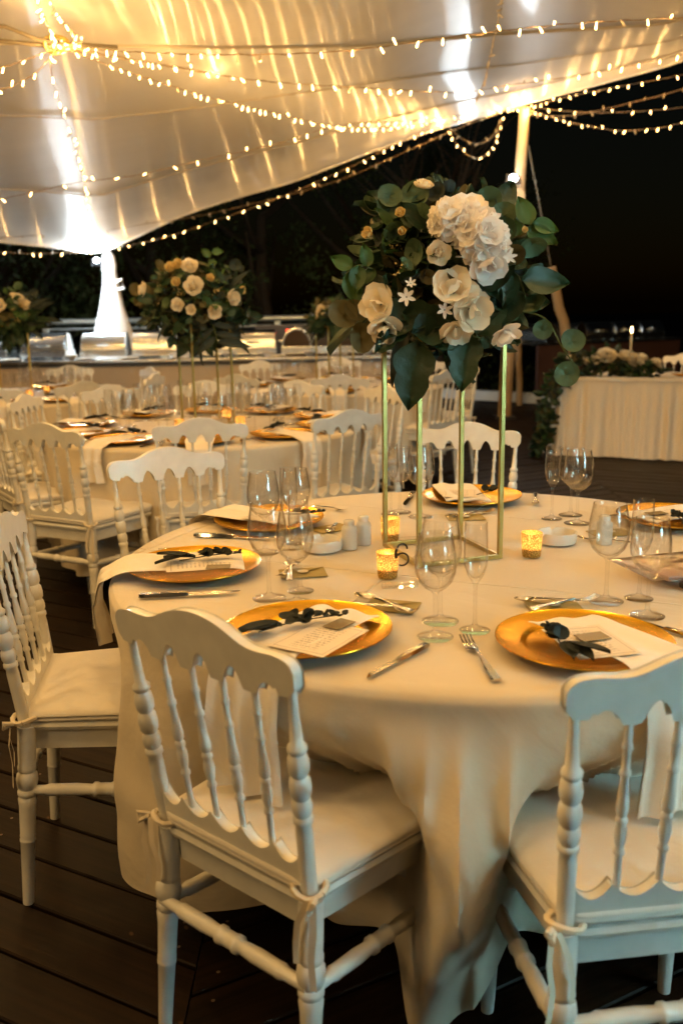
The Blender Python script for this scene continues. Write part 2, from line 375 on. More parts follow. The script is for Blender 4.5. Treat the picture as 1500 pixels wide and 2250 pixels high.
def align(a, b):
    a, b = Vector(a), Vector(b); d = b-a
    return Matrix.Translation(a) @ d.to_track_quat('Z', 'Y').to_matrix().to_4x4(), d.length
def catmull(P, n):
    P = [Vector(p) for p in P]; out = []
    for i in range(len(P)-1):
        p0 = P[max(i-1, 0)]; p1 = P[i]; p2 = P[i+1]; p3 = P[min(i+2, len(P)-1)]
        for k in range(n):
            t = k/n
            out.append(.5*((2*p1)+(p2-p0)*t+(2*p0-5*p1+4*p2-p3)*t*t+(3*p1-p0-3*p2+p3)*t*t*t))
    out.append(P[-1]); return out
def sst(a, b, x):
    t = max(0, min(1, (x-a)/(b-a))); return t*t*(3-2*t)

# ================================================================ ground and deck
g = MB(); g.add([(-120, -60, -.5), (120, -60, -.5), (120, 160, -.5), (-120, 160, -.5)], [(0, 1, 2, 3)]); structure('ground', g.mesh('ground', False), M_soil)
floor = structure('deck_floor', MB().box((-.65, 4.2, -.10), (9.8, 17.2, .12)).mesh('deck_floor', False), mat('deck_base', (.012, .007, .004), .8))
CW = 2.4; SL = math.tan(R_(28)); PW = .170
def plank_mesh(sgn):
    b = MB(); g_ = .0045; x0, x1 = .002, CW-.002; e = .004; vs = []
    for (i0, z) in ((g_+e, 0), (g_, -e), (g_, -.03)):
        for x in (x0, x1): vs.append((x, sgn*SL*x+i0, z))
    for (i1, z) in ((PW-g_, -.03), (PW-g_, -e), (PW-g_-e, 0)):
        for x in (x0, x1): vs.append((x, sgn*SL*x+i1, z))
    fs = [(0, 2, 3, 1), (2, 4, 5, 3), (6, 8, 9, 7), (8, 10, 11, 9), (10, 0, 1, 11), (0, 10, 8, 6, 4, 2), (1, 3, 5, 7, 9, 11)]
    b.add(vs, fs); me = b.mesh('plank', False); uv = me.uv_layers.new(name='UVMap')
    for l in me.loops:
        v = me.vertices[l.vertex_index].co; uv.data[l.index].uv = (v.x*1.13, v.y-sgn*SL*v.x)
    me.materials.append(M_plank); return me
PM = {1: plank_mesh(1), -1: plank_mesh(-1)}
rest = MB(); npl = 0
for c in range(4):
    x0 = -.65+(c-2)*CW; sg = [1, -1, 1, -1][c]
    for k in range(-16, 66):
        y = k*PW+rnd.uniform(-.001, .001)
        lo, hi = (y, y+SL*CW) if sg > 0 else (y-SL*CW, y)
        if hi < -1.9 or lo > 12.0: continue
        near = (lo < 6.2 and c in (1, 2)) or (lo < 8.6 and lo > 1.5 and c in (0, 3)) 
        if near and npl < 298:
            O('plank', PM[sg], None, floor, (x0, y, rnd.uniform(-.0012, .0012))); npl += 1
        elif near or hi > 3:
            src = PM[sg]; rest.add([(v.co.x+x0, v.co.y+y, v.co.z) for v in src.vertices], [tuple(p.vertices) for p in src.polygons])
        else:
            src = PM[sg]; rest.add([(v.co.x+x0, v.co.y+y, v.co.z) for v in src.vertices], [tuple(p.vertices) for p in src.polygons])
sc_ = MB()
for c in range(4):
    x0 = -.65+(c-2)*CW; sg = [1, -1, 1, -1][c]
    for k in range(-12, 40):
        for xx in (.05, .62, 1.2, 1.78, 2.35):
            for f_ in (.25, .75):
                x, y = x0+xx, k*PW+sg*SL*xx+PW*f_
                if -1.8 < y < 5 and abs(x) < 3.2: sc_.lathe([(.0045, .0022), (.0038, .0026), (.001, .0022)], 6, Matrix.Translation((x, y, 0)), False)
O('screw_head', sc_.mesh('screw_head'), mat('weathered_screw', (.20, .14, .09), .45, metal=.5), floor, kind='stuff')
rm = rest.mesh('plank', False); uv = rm.uv_layers.new(name='UVMap')
for l in rm.loops:
    v = rm.vertices[l.vertex_index].co; uv.data[l.index].uv = (v.x+v.y*.47, v.y-.47*v.x)
O('plank', rm, M_plank, floor, kind='stuff')
kb = MB(); M_, L_ = align((1.221, 12.24, 0.07), (3.203, 10.54, 0.07)); kb.box((0, 0, L_/2), (.2, .14, L_), M_)
structure('kerb', kb.mesh('kerb', False, .006), M_curb)

# ================================================================ canopy
cols_ = [-700, -250, 0, 215, 400, 600, 800, 1000, 1150, 1350, 1500, 1800, 2300]
E0 = [(-6.392, 6.64, 2.358), (-4.701, 7.04, 2.198), (-3.778, 7.54, 2.127), (-3.262, 7.84, 2.073), (-2.929, 8.14, 2.047), (-2.576, 8.04, 2.149), (-1.94, 7.84, 2.379), (-1.347, 7.74, 2.541), (-0.723, 7.64, 2.689), (-0.02, 7.64, 2.929), (0.706, 7.94, 3.196), (1.224, 8.24, 3.373), (1.843, 8.94, 3.636), (2.588, 7.94, 3.661), (3.039, 7.24, 3.672), (3.829, 6.24, 3.82), (4.912, 5.14, 4.033)]
E1 = [(-5.554, 5.54, 2.799), (-3.973, 5.64, 2.685), (-3.083, 5.74, 2.668), (-2.664, 5.98, 2.675), (-2.375, 6.14, 2.679), (-2.116, 6.14, 2.723), (-1.638, 6.14, 2.805), (-1.168, 6.2, 2.903), (-0.655, 6.32, 3.021), (-0.047, 6.54, 3.175), (0.61, 6.99, 3.365), (1.089, 7.34, 3.502), (1.607, 7.74, 3.645), (2.354, 7.14, 3.675), (2.821, 6.64, 3.671), (3.531, 5.64, 3.75), (4.27, 4.24, 3.823)]
E2 = [(-4.471, 4.04, 3.052), (-3.159, 4.04, 3.098), (-2.436, 4.04, 3.092), (-2.093, 4.16, 3.109), (-1.861, 4.24, 3.121), (-1.69, 4.35, 3.143), (-1.354, 4.54, 3.181), (-1.008, 4.84, 3.248), (-0.597, 5.19, 3.334), (-0.069, 5.64, 3.45), (0.519, 6.09, 3.598), (0.942, 6.37, 3.693), (1.388, 6.64, 3.787), (2.089, 6.24, 3.712), (2.53, 5.84, 3.657), (3.132, 4.84, 3.663), (3.555, 3.24, 3.59)]
E3 = [(-3.59, 2.84, 3.336), (-2.605, 2.94, 3.335), (-2.055, 3.04, 3.341), (-1.776, 3.16, 3.379), (-1.587, 3.24, 3.404), (-1.44, 3.31, 3.427), (-1.158, 3.44, 3.468), (-0.866, 3.62, 3.527), (-0.53, 3.84, 3.599), (-0.108, 4.14, 3.699), (0.354, 4.44, 3.797), (0.684, 4.64, 3.863), (1.032, 4.84, 3.928), (1.614, 4.64, 3.876), (1.976, 4.34, 3.79), (2.422, 3.44, 3.642), (2.686, 2.04, 3.394)]
E4 = [(p[0]*.95, 1.2, 4.25) for p in E3]
E5 = [(p[0]*.9, -3.2, 4.4) for p in E3]
E6 = [(p[0]*.9, -6.5, 3.2) for p in E3]
rows = [catmull(r, 6) for r in (E0, E1, E2, E3, E4, E5, E6)]
colsg = [catmull([r[k] for r in rows], 10) for k in range(len(rows[0]))]
cb_ = MB(); cb_.grid(colsg)
can = O('stretch_canopy', None) if False else thing('stretch_canopy', 'pale stretched membrane canopy over the deck, lit warm gold from below', 'canopy', (0, 0, 0))
O('membrane', cb_.mesh('membrane', auto=80), M_canopy, can)
hem = MB(); hem.tube([c[0] for c in colsg], .011, 6); O('hem', hem.mesh('hem'), M_canopy, can)
for r_, w_ in ((20, .012), (7, .006), (14, .005)):
    sm = MB(); sm.tube([c[r_]-Vector((0, 0, .008)) for c in colsg], w_, 5); O('seam', sm.mesh('seam'), mat('seam_tape', (.42, .36, .26), .6), can)

# ================================================================ poles and lamps
def wob(a, b, n, amp):
    a, b = Vector(a), Vector(b)
    return [a.lerp(b, i/n)+Vector((noise.noise(Vector((i*.6, a.x, 0))), noise.noise(Vector((i*.6, 5, a.y))), 0))*amp for i in range(n+1)]
PB0 = (1.753, 9.29, 0); PB1 = (1.864, 8.99, 3.611)
pb = MB().tube(wob(PB0, PB1, 14, .012), [.088-.03*i/14 for i in range(15)], 14)
pole = thing('tent_pole', 'thick peeled timber pole holding up the right edge of the canopy', 'pole', (0, 0, 0))
O('shaft', pb.mesh('shaft'), M_pole, pole)
bm_ = (1.736, 9.14, 2.604)
O('crossbar', MB().box((0, 0, 0), (.42, .16, .16)).mesh('crossbar', False, .008), M_pole, pole, (bm_[0]-.06, bm_[1]-.11, bm_[2]), (0, R_(-4), R_(12)))
O('foot_plate', MB().box((0, 0, .02), (.26, .26, .04)).mesh('foot_plate', False, .005), M_metal, pole, (PB0[0], PB0[1], 0))
p2a = (2.244, 10.84, 0)
tag(O('support_post', MB().tube(wob(p2a, (2.169, 10.74, 1.214), 8, .02), [.045]*9, 10).mesh('support_post'), M_pole), 'thin rough timber post standing behind the thick canopy pole by the kerb', 'post')
p3a = (2.676, 8.94, 0); p3b = (2.146, 8.64, 1.814)
tag(O('leaning_log', MB().tube(wob(p3a, p3b, 12, .03), [.072-.020*i/12 for i in range(13)], 12).mesh('leaning_log'), M_pole), 'pale timber pole leaning back beside the flower-decked head table', 'pole')
tag(O('guy_rope', MB().tube([p3b, (2.034, 8.74, 2.417), (1.887, 8.84, 3.174)], .007, 6).mesh('guy_rope'), M_rope), 'thin dark guy rope from the leaning log up to the canopy pole', 'rope')

def flood(loc, rz, tilt, label):
    t = thing('floodlight', label, 'floodlight', loc, rz, 'floodlights on the tent poles')
    t.rotation_euler = (tilt, 0, rz)
    O('housing', MB().box((0, .03, 0), (.16, .06, .12)).mesh('housing', False, .006), M_metal, t)
    O('lens', MB().lathe([(.0, -.004), (.028, -.004), (.045, 0), (.045, .003), (0, .003)], 20, Matrix.Translation((0, -.003, 0)) @ Matrix.Rotation(R_(90), 4, 'X'), False).mesh('lens'), M_lens, t)
    O('bracket', MB().tube([(-.085, .02, 0), (-.095, .02, -.10), (.095, .02, -.10), (.085, .02, 0)], .006, 6).mesh('bracket'), M_metal, t)
    return t
flA = flood(LAMP_A, R_(12), R_(-25), 'glaring white floodlight fixed to the wrapped pole bundle behind the buffet')
flood(LAMP_B, R_(-10), R_(-25), 'white floodlight on the thick timber pole above the crossbar')
flA.scale = (.6, .6, .6)
# wrapped bundle of poles at the low corner of the canopy
ta = (-2.901, 8.49, 2.022); corner = (-2.918, 8.14, 2.057)
bu = thing('wrapped_pole_bundle', 'bundle of poles wrapped in white cloth under the low canopy corner', 'poles', (0, 0, 0))
for a_, r0 in (((-3.106, 8.64, 0), .055), ((-2.873, 8.54, 0), .06), ((-2.671, 8.84, 0), .055), ((-3.302, 8.84, 0), .03)):
    O('wrapped_pole', MB().tube(wob(a_, ta, 12, .02), [r0]*13, 12).mesh('wrapped_pole'), M_wrap, bu)
O('cloth_wrap', MB().lathe([(.30, -1.15), (.22, -.85), (.135, -.55), (.085, -.32), (.075, -.2), (.085, -.1), (.07, .0), (.03, .06)], 18).mesh('cloth_wrap'), M_wrap, bu, ta)
O('knot', MB().tube([(.06, -.03, -.30), (.15, -.05, -.26), (.16, -.05, -.36), (.07, -.03, -.38)], .018, 8).mesh('knot'), M_wrap, bu, ta)

# ================================================================ string lights
def bulb_mesh():
    a = MB().lathe([(.0022, 0), (.0031, -.005), (.0034, -.016), (.0046, -.027), (.0034, -.031), (.001, -.033)], 8, None, True)
    m = a.mesh('bulb'); m.materials.append(M_bulb); return m
def cap_mesh(): m = MB().lathe([(.003, .010), (.0045, .006), (.0045, -.001)], 7).mesh('sleeve'); m.materials.append(M_bulbcap); return m
def boff_mesh():
    a = MB().lathe([(.003, .01), (.0045, 0), (.005, -.006), (.0055, -.028), (.004, -.034)], 7); m = a.mesh('unlit_bulb'); m.materials.append(M_off); return m
ME_B, ME_C, ME_X = bulb_mesh(), cap_mesh(), boff_mesh()
def string(pts, label, step=.12, lit=True, grp='strings of fairy lights under the canopy', jit=.5, seed=0, n=10, two=True, glow=None, every=3):
    rr = random.Random(seed); path = catmull(pts, n); step *= .95
    t = thing('string_light', label, 'string lights', (0, 0, 0), 0, grp)
    off = Vector((.006, .0, .006)); wm = MB()
    if two:
        w2 = []
        for i, p in enumerate(path):
            a = i*2.2; w2.append(p+Vector((0, math.cos(a), math.sin(a)))*.006)
        wm.tube(path, .0020, 5); wm.tube(w2, .0016, 5)
    else: wm.tube(path, .003, 5)
    O('wire', wm.mesh('wire'), M_wire, t)
    acc = 0; nxt = rr.uniform(0, step); cnt = 0
    for i in range(len(path)-1):
        d = path[i+1]-path[i]; L = d.length
        while acc+L > nxt:
            p = path[i]+d*((nxt-acc)/L)
            rx, ry = rr.gauss(0, jit), rr.gauss(0, jit)
            if rr.random() < .22: rx += math.pi*.9
            me = ME_B if lit and rr.random() < .93 else ME_X
            b = O('bulb' if me is ME_B else 'unlit_bulb', me, None, t, p, (rx, ry, 0)); cnt += 1
            if lit and cnt % every == 1: point('bulb_glow', p-Vector((0, 0, .045)), glow or GLOW_W, WARM, .012, t)
            nxt += step*rr.uniform(.65, 1.35)
        acc += L
    return t
HUB = (-1.938, 3.54, 2.943)
string([(-1.938, 3.54, 2.943), (-1.472, 3.04, 2.776), (-0.833, 2.54, 2.625), (-0.277, 2.44, 2.607), (0.28, 2.54, 2.689), (0.856, 2.64, 2.764), (1.454, 2.74, 2.812), (2.189, 2.84, 2.888)], 'fairy light string closest overhead, sweeping right from the rope hub across the gold canopy', .122, seed=1, glow=2.0)
string([(-1.938, 3.54, 2.943), (-1.343, 3.54, 2.825), (-0.799, 3.74, 2.776), (-0.268, 3.94, 2.774), (0.502, 4.34, 2.812), (0.842, 4.54, 2.887), (1.47, 4.54, 2.964), (2.059, 4.44, 3.047), (2.876, 4.24, 3.15)], 'fairy light string sagging from the rope hub to the top right', .115, seed=2, glow=2.0)
string([(-1.938, 3.54, 2.943), (-1.647, 3.84, 2.937), (-1.362, 4.54, 3.045), (-0.816, 5.84, 3.212), (-0.249, 6.84, 3.277), (0.46, 7.84, 3.39), (1.799, 8.84, 3.573)], 'fairy light string from the rope hub to the pole top, upper long run', .19, seed=3, glow=2.0)
string([(-1.938, 3.54, 2.943), (-1.71, 3.74, 2.883), (-1.262, 4.44, 2.855), (-0.786, 5.24, 2.876), (-0.258, 6.04, 2.908), (0.415, 7.24, 3.124), (1.252, 8.44, 3.462), (1.799, 8.84, 3.573)], 'fairy light string from the rope hub to the pole top, drooping lower run', .105, seed=4, glow=2.0)
string([(-1.91, 3.44, 2.917), (-1.983, 3.54, 2.815), (-2.093, 4.14, 2.68), (-2.237, 4.94, 2.582), (-2.377, 5.64, 2.455), (-2.648, 6.84, 2.274), (-2.876, 7.94, 2.073)], 'fairy light string hanging down the canopy ridge from rope hub to low corner', .15, seed=5, glow=.6)
string([(-3.363, 4.94, 2.148), (-2.839, 4.94, 2.244), (-2.451, 5.04, 2.334), (-2.231, 5.14, 2.389), (-1.823, 5.04, 2.412), (-1.3, 5.04, 2.518), (-0.8, 5.34, 2.662), (-0.259, 5.94, 2.905), (0.503, 7.24, 3.173), (1.799, 8.84, 3.573)], 'fairy light string crossing the white middle of the canopy from the left edge', .21, seed=6, glow=.6)
string([(-2.904, 8.04, 2.046), (-2.438, 7.84, 2.101), (-1.989, 7.64, 2.176), (-1.616, 7.54, 2.279), (-0.92, 7.34, 2.473), (-0.325, 7.24, 2.691), (-0.029, 7.34, 2.828), (0.293, 7.44, 2.988), (0.584, 7.64, 3.133), (1.064, 8.14, 3.348), (1.799, 8.84, 3.573)], 'lit fairy light string hanging just below the scalloped canopy edge against the trees', .155, seed=7)
string([(-3.704, 7.34, 2.152), (-2.789, 7.64, 2.221), (-2.223, 7.54, 2.285), (-1.808, 7.44, 2.322), (-1.287, 7.34, 2.405), (-0.574, 7.24, 2.551), (-0.123, 7.24, 2.688), (0.529, 7.54, 2.987), (1.113, 8.14, 3.293), (1.551, 8.74, 3.51)], 'unlit cord with dead bulbs below the canopy edge against the dark trees', .22, lit=False, seed=8, two=False)
string([(1.844, 8.94, 3.592), (2.251, 8.44, 3.348), (2.64, 8.04, 3.187), (2.896, 7.64, 3.126), (3.11, 7.34, 3.132), (3.673, 6.64, 3.258)], 'lowest lit string sagging right of the thick pole against black sky', .13, seed=9, glow=2.2)
string([(1.843, 8.94, 3.621), (2.147, 8.44, 3.466), (2.481, 7.84, 3.326), (2.961, 6.94, 3.19), (3.496, 6.24, 3.176)], 'sparse lit string right of the thick pole, middle of the three against black', .24, seed=10)
string([(1.844, 8.94, 3.582), (2.145, 8.24, 3.559), (2.479, 7.54, 3.502), (2.943, 6.94, 3.476), (3.559, 6.44, 3.515)], 'topmost lit string right of the thick pole, rising along the canopy edge', .16, seed=11, glow=2.2)
string([(1.845, 8.94, 3.534), (2.201, 8.24, 3.376), (2.713, 7.54, 3.371), (2.985, 7.04, 3.374), (3.562, 6.44, 3.478)], 'unlit cord with dead bulbs rising right of the thick pole', .25, lit=False, seed=12, two=False)
string([(0.926, 8.54, 3.307), (1.044, 8.54, 3.149), (1.172, 8.54, 3.032), (1.332, 8.59, 3.023), (1.479, 8.64, 3.187), (1.573, 8.74, 3.442)], 'short lit loop of fairy lights hanging left of the thick pole top', .10, seed=13)
string([(0.93, 8.44, 3.313), (1.081, 8.44, 3.193), (1.264, 8.49, 3.147), (1.422, 8.54, 3.228), (1.536, 8.64, 3.424)], 'short unlit loop hanging inside the lit loop by the pole top', .16, lit=False, seed=14, two=False)
string([(-4.265, 6.94, 2.141), (-3.913, 7.14, 2.042), (-3.601, 7.54, 2.011), (-3.266, 7.84, 2.022), (-2.903, 8.04, 2.051)], 'lit string along the canopy edge left of the low corner', .13, seed=15, glow=.6)
string([(-1.768, 2.64, 3.035), (-1.837, 2.94, 2.959), (-1.891, 3.24, 2.949), (-1.938, 3.54, 2.943)], 'steep lit string dropping into the rope hub from above, left one', .09, seed=16)
string([(-1.7, 2.44, 3.028), (-1.739, 2.74, 2.942), (-1.77, 3.14, 2.936), (-1.765, 3.44, 2.929), (-1.938, 3.54, 2.943)], 'steep lit string dropping into the rope hub from above, right one', .085, seed=17)
string([(-1.939, 3.54, 2.926), (-2.026, 3.24, 2.793), (-2.116, 3.04, 2.705), (-2.336, 2.84, 2.635)], 'lit string leaving the rope hub to the left edge, upper one', .16, seed=18)
string([(-1.939, 3.54, 2.926), (-1.998, 3.34, 2.756), (-2.057, 3.14, 2.648), (-2.093, 2.94, 2.573), (-2.307, 2.74, 2.525)], 'lit string leaving the rope hub to the left edge, lower one', .16, seed=19)
string([(0.642, 3.24, 3.189), (0.682, 3.64, 3.121), (0.735, 4.24, 3.101), (0.784, 4.94, 3.005), (0.79, 5.64, 2.955)], 'unlit cord with dead bulbs hanging steeply across the white glare near the pole', .10, lit=False, seed=20)
# strings that carry on over the near table, out of the picture
string([(-3.6, 1.6, 3.3), (-1.2, .4, 2.9), (1.6, .2, 2.95), (4, 1.2, 3.5)], 'fairy light string overhead of the near table', .14, seed=31, glow=GLOW_O, every=8)
string([(-3.4, -1.4, 3.4), (-1.2, -1.2, 3.0), (1.2, -1.6, 3.0), (3.6, -1.0, 3.5)], 'fairy light string overhead behind the camera side of the near table', .14, seed=32, glow=GLOW_O, every=8)
string([(-4.5, 4.6, 3.4), (-3.4, 2.4, 3.1), (-2.9, -1.2, 3.3), (-2.6, -3.5, 3.5)], 'fairy light string overhead along the left side of the deck', .14, seed=33, glow=GLOW_O, every=8)
# cable hub
hb = thing('rope_hub', 'knot of ropes and a gold ring where the fairy light strings meet', 'rope', (0, 0, 0))
hx = Vector(HUB)
O('rope', MB().tube([(-2.312, 2.84, 2.852), (-2.105, 3.14, 2.935), (-2.025, 3.44, 2.95), (-1.884, 3.59, 2.96), (-1.626, 3.74, 2.974)], .012, 8).mesh('rope'), M_rope, hb)
O('rope', MB().tube([(-2.435, 3.14, 2.862), (-2.203, 3.34, 2.915), (-2.031, 3.54, 2.944), (-1.844, 3.74, 2.957)], .013, 8).mesh('rope'), M_rope, hb)
O('ring', MB().tube([hx+Vector((.07*math.cos(a), .02*math.sin(a*2), .045*math.sin(a)-.0)) for a in [i*math.pi/8 for i in range(17)]], .012, 8).mesh('ring'), M_gold, hb)

# ================================================================ trees in the dark
def tree(x, y, h, r, seed, label, dens=1.0, bare=False):
    rr = random.Random(seed); t = thing('tree', label, 'tree', (x, y, -.5), 0, 'trees behind the buffet')
    tr = MB(); top = Vector((rr.uniform(-.3, .3), rr.uniform(-.3, .3), h*.62)); pts = [Vector((0, 0, 0)), top*.35+Vector((.1, 0, 0)), top*.7, top]
    tr.tube(catmull(pts, 4), [.16*(1-i/16) + .03 for i in range(13)], 8)
    ends = []
    for k in range(11 if bare else 8):
        a = rr.uniform(0, 6.28); s = top*rr.uniform(.4, 1); e = s+Vector((math.cos(a)*r*rr.uniform(.5, .9), math.sin(a)*r*.8, h*rr.uniform(.12, .4)))
        m_ = s.lerp(e, .5)+Vector((0, 0, -.15)); tr.tube(catmull([s, m_, e], 4), [.06*(1-i/9)+.012 for i in range(9)], 6); ends.append(e)
        if bare:
            for q in range(4):
                a2 = rr.uniform(0, 6.28); e2 = e+Vector((math.cos(a2), math.sin(a2)*.5, rr.uniform(.3, 1)))*rr.uniform(.4, .9); tr.tube([e.lerp(s, rr.uniform(0, .5)), e2], [.02, .006], 5)
    O('trunk', tr.mesh('trunk'), mat('bark', (.035, .026, .016), .85, var=.2, bump=.5, bscale=20), t)
    if bare: return t
    cr = MB(); clumps = []
    for k in range(int(46*dens)):
        a = rr.uniform(0, 6.28); u = rr.uniform(.15, 1)**.6; zz = rr.uniform(.05, 1.0)
        rad = r*math.sqrt(max(.05, 1-(zz*1.7-.75)**2*.75))
        clumps.append((Vector((math.cos(a)*rad*u, math.sin(a)*rad*u, h*zz)), rr.uniform(.22, .55)))
    for c, cs in clumps:
        for q in range(int(60*dens)):
            d = Vector((rr.gauss(0, 1), rr.gauss(0, 1), rr.gauss(0, .7)))*cs*.6; p = c+d; s_ = rr.uniform(.03, .075)
            ax = Vector((rr.gauss(0, 1), rr.gauss(0, 1), rr.gauss(0, 1))).normalized(); bx = ax.orthogonal().normalized()
            cr.add([p-ax*s_, p+bx*s_*.5, p+ax*s_, p-bx*s_*.5], [(0, 1, 2, 3)])
    O('crown', cr.mesh('crown', False), M_tree, t); return t
M_tree = mat('night_foliage', (.030, .055, .015), .6, var=.4, vscale=1.5)
for i, (x, y, h, r, lb) in enumerate([(-8.2, 12.0, 5.2, 2.2, 'broad dark tree at the left edge behind the buffet'), (-5.6, 12.4, 4.3, 1.9, 'low dark tree left of the wrapped poles'),
        (-3.6, 13.6, 5.0, 1.9, 'green tree directly behind the wrapped pole bundle'), (-1.6, 13.0, 5.4, 1.9, 'dark leafy tree behind the second table flowers'),
        (.3, 14.4, 5.6, 1.9, 'dark leafy tree behind the back middle table flowers'), (2.2, 15.5, 4.6, 1.6, 'low dark tree behind the canopy pole'), (-6.8, 15.5, 6.5, 2.4, 'tall dark tree far behind the low canopy corner')]):
    tree(x, y, h, r, 50+i, lb)
tree(1.0, 12.6, 4.6, 1.0, 70, 'bare tree with thin branches left of the canopy pole', bare=True)

# ================================================================ chair
def extr(outline, th, y0=0, bevel=.004, name='rail'):
    b = MB(); n = len(outline)
    vs = [(x, y0-th/2, z) for x, z in outline]+[(x, y0+th/2, z) for x, z in outline]
    fs = [tuple(range(n)), tuple(range(2*n-1, n-1, -1))]+[(i, (i+1) % n, (i+1) % n+n, i+n) for i in range(n)]
    b.add(vs, fs); return b
BX = [-.114, -.038, .038, .114]
LEAN = lambda z: -.190-.055*(max(z-.45, 0)/.43)**1.1
def rail_outline():
    top = []; hw = .212
    pts = [(-hw, .862), (-hw+.010, .876), (-.175, .881), (-.135, .879), (-.105, .884), (-.06, .903), (-.02, .912), (.02, .912), (.06, .903), (.105, .884), (.135, .879), (.175, .881), (hw-.010, .876), (hw, .862)]
    top = [(p.x, p.z) for p in catmull([(x, 0, z) for x, z in pts], 4)]
    low = []; xs = [hw-.012]+[BX[3], BX[2], BX[1], BX[0]]+[-hw+.012]
    low += [(hw-.001, .838), (hw-.010, .826)]
    edges = [(hw-.030, BX[3]+.012), (BX[3]-.012, BX[2]+.012), (BX[2]-.012, BX[1]+.012), (BX[1]-.012, BX[0]+.012), (BX[0]-.012, -hw+.030)]
    base = [.828, .816, .818, .816, .828]; hgt = [.026, .036, .038, .036, .026]
    for (a, b), z0, hh in zip(edges, base, hgt):
        zs, ze = (.824, .812) if a > b and a > .15 else (.812, .812)
        for k in range(9):
            t = k/8; x = a+(b-a)*t; low.append((x, .812+hh*math.sin(math.pi*t)**.75+(.012 if abs(x) > .17 else 0)))
    low += [(-hw+.010, .826), (-hw+.001, .838)]
    return top+low
def low_outline():
    hw = .176; top = []
    xs = [-hw]+BX+[hw]
    for a, b in zip(xs[:-1], xs[1:]):
        for k in range(8):
            t = k/8; top.append((a+(b-a)*t, .530-.024*math.sin(math.pi*t)**.8))
    top.append((hw, .530)); bot = [(hw, .456)]
    for k in range(1, 12):
        t = k/12; bot.append((hw-2*hw*t, .456+.024*math.sin(math.pi*t)))
    bot.append((-hw, .456)); return top+bot
def shear(b, top=False):  # lean the back parts
    b.v = [(x, y+LEAN(z), z) for x, y, z in b.v]; return b
def make_chair():
    t = thing('banquet_chair', '', 'chair', (0, 0, 0), 0, 'white wooden banquet chairs')
    b = extr(rail_outline(), .023); O('top_rail', shear(b).mesh('top_rail', True, .004, 50), M_white, t)
    b = extr(low_outline(), .022); O('lower_rail', shear(b).mesh('lower_rail', True, .003, 50), M_white, t)
    bp_ = [(.0075, 0), (.0080, .055), (.0125, .060), (.0125, .066), (.0085, .070), (.0095, .10), (.0135, .105), (.0135, .111), (.0090, .115), (.0135, .150), (.0160, .166), (.0150, .176), (.0105, .181), (.0150, .186), (.0150, .191), (.0115, .196),
           (.0150, .203), (.0160, .214), (.0130, .228), (.0095, .238), (.0140, .243), (.0140, .248), (.0085, .252), (.0082, .30), (.0078, .315)]
    bp_ = [(r, .315-z) for r, z in bp_][::-1]
    bp_ = [(max(.0060, r*.64), z) for r, z in bp_]
    for x in BX:
        M_, L_ = align((x*.90, 0, .515), (x, 0, .830))
        q = MB().lathe(bp_, 12, M_); q.v = [(a, c+LEAN(d), d) for a, c, d in q.v]
        O('baluster', q.mesh('baluster', auto=50), M_white, t)
    post = [(.0245, .0), (.0245, .02), (.0225, .035), (.0235, .15), (.0215, .165), (.0275, .170), (.0275, .178), (.022, .182), (.0275, .190), (.0285, .199), (.0265, .208), (.0215, .213), (.028, .220), (.0305, .234), (.028, .248), (.021, .254), (.0275, .262), (.0295, .274), (.0265, .288), (.020, .294), (.0265, .299), (.0265, .306), (.0175, .312), (.0135, .36), (.012, .402)]
    post = [(r*.61, z) for r, z in post]
    leg = [(.0165, 0), (.0185, .06), (.0215, .16), (.0235, .163), (.0235, .168), (.0215, .171), (.0235, .176), (.0225, .180), (.0245, .25), (.0275, .27), (.0235, .276), (.0285, .282), (.0285, .290), (.024, .295), (.030, .305), (.032, .318), (.030, .332), (.024, .338), (.0275, .344), (.0275, .350), (.0255, .356), (.027, .39), (.027, .45)]
    leg = [(r*.80, z) for r, z in leg]
    for s_ in (-1, 1):
        q = MB()
        M_, L_ = align((s_*.180, -.190, .430), (s_*.197, -.238, .840)); q.lathe(post, 16, M_)
        M_, L_ = align((s_*.196, -.222, 0), (s_*.180, -.190, .447)); q.lathe(leg, 16, M_)
        O('rear_leg', q.mesh('rear_leg', auto=50), M_white, t)
        q = MB(); M_, L_ = align((s_*.190, .178, 0), (s_*.182, .160, .43)); q.lathe([(r, z*.96) for r, z in leg], 16, M_)
        O('front_leg', q.mesh('front_leg', auto=50), M_white, t)
    # seat frame with apron
    def outl(gr, n=6):
        pts = []
        for (cx, cy) in ((.166, .158), (-.166, .158), (-.152, -.168), (.152, -.168)):
            rr_ = .055 if cy > 0 else .03
            a0 = {(1, 1): 0, (-1, 1): 90, (-1, -1): 180, (1, -1): 270}[(1 if cx > 0 else -1, 1 if cy > 0 else -1)]
            for k in range(n+1):
                a = R_(a0+90*k/n); pts.append((cx+(rr_+gr)*math.cos(a), cy+(rr_+gr)*math.sin(a)))
        return pts
    q = MB(); q.grid([[(x, y, z) for x, y in outl(gr)] for gr, z in ((-.022, .385), (-.012, .385), (-.010, .432), (.004, .438), (.008, .447), (.004, .456), (-.03, .458))], True)
    n_ = len(outl(0)); q.f.append(tuple(6*n_+i for i in range(n_)))
    O('seat', q.mesh('seat', auto=40), M_white, t)
    q = MB(); rs = []
    def ring(gr, z, wv): return [(x, y, z+wv*noise.noise(Vector((x*9, y*9, 3)))+ (.004*math.sin(4*math.pi*i/n_))*(1 if gr > -.02 else .3)) for i, (x, y) in enumerate(outl(gr))]
    for gr, z, wv in ((-.03, .460, .004), (.004, .461, .005), (.009, .466, .006), (.009, .470, .006), (.001, .474, .006), (.011, .477, .006), (.010, .482, .006), (-.003, .488, .006)): rs.append(ring(gr, z, wv))
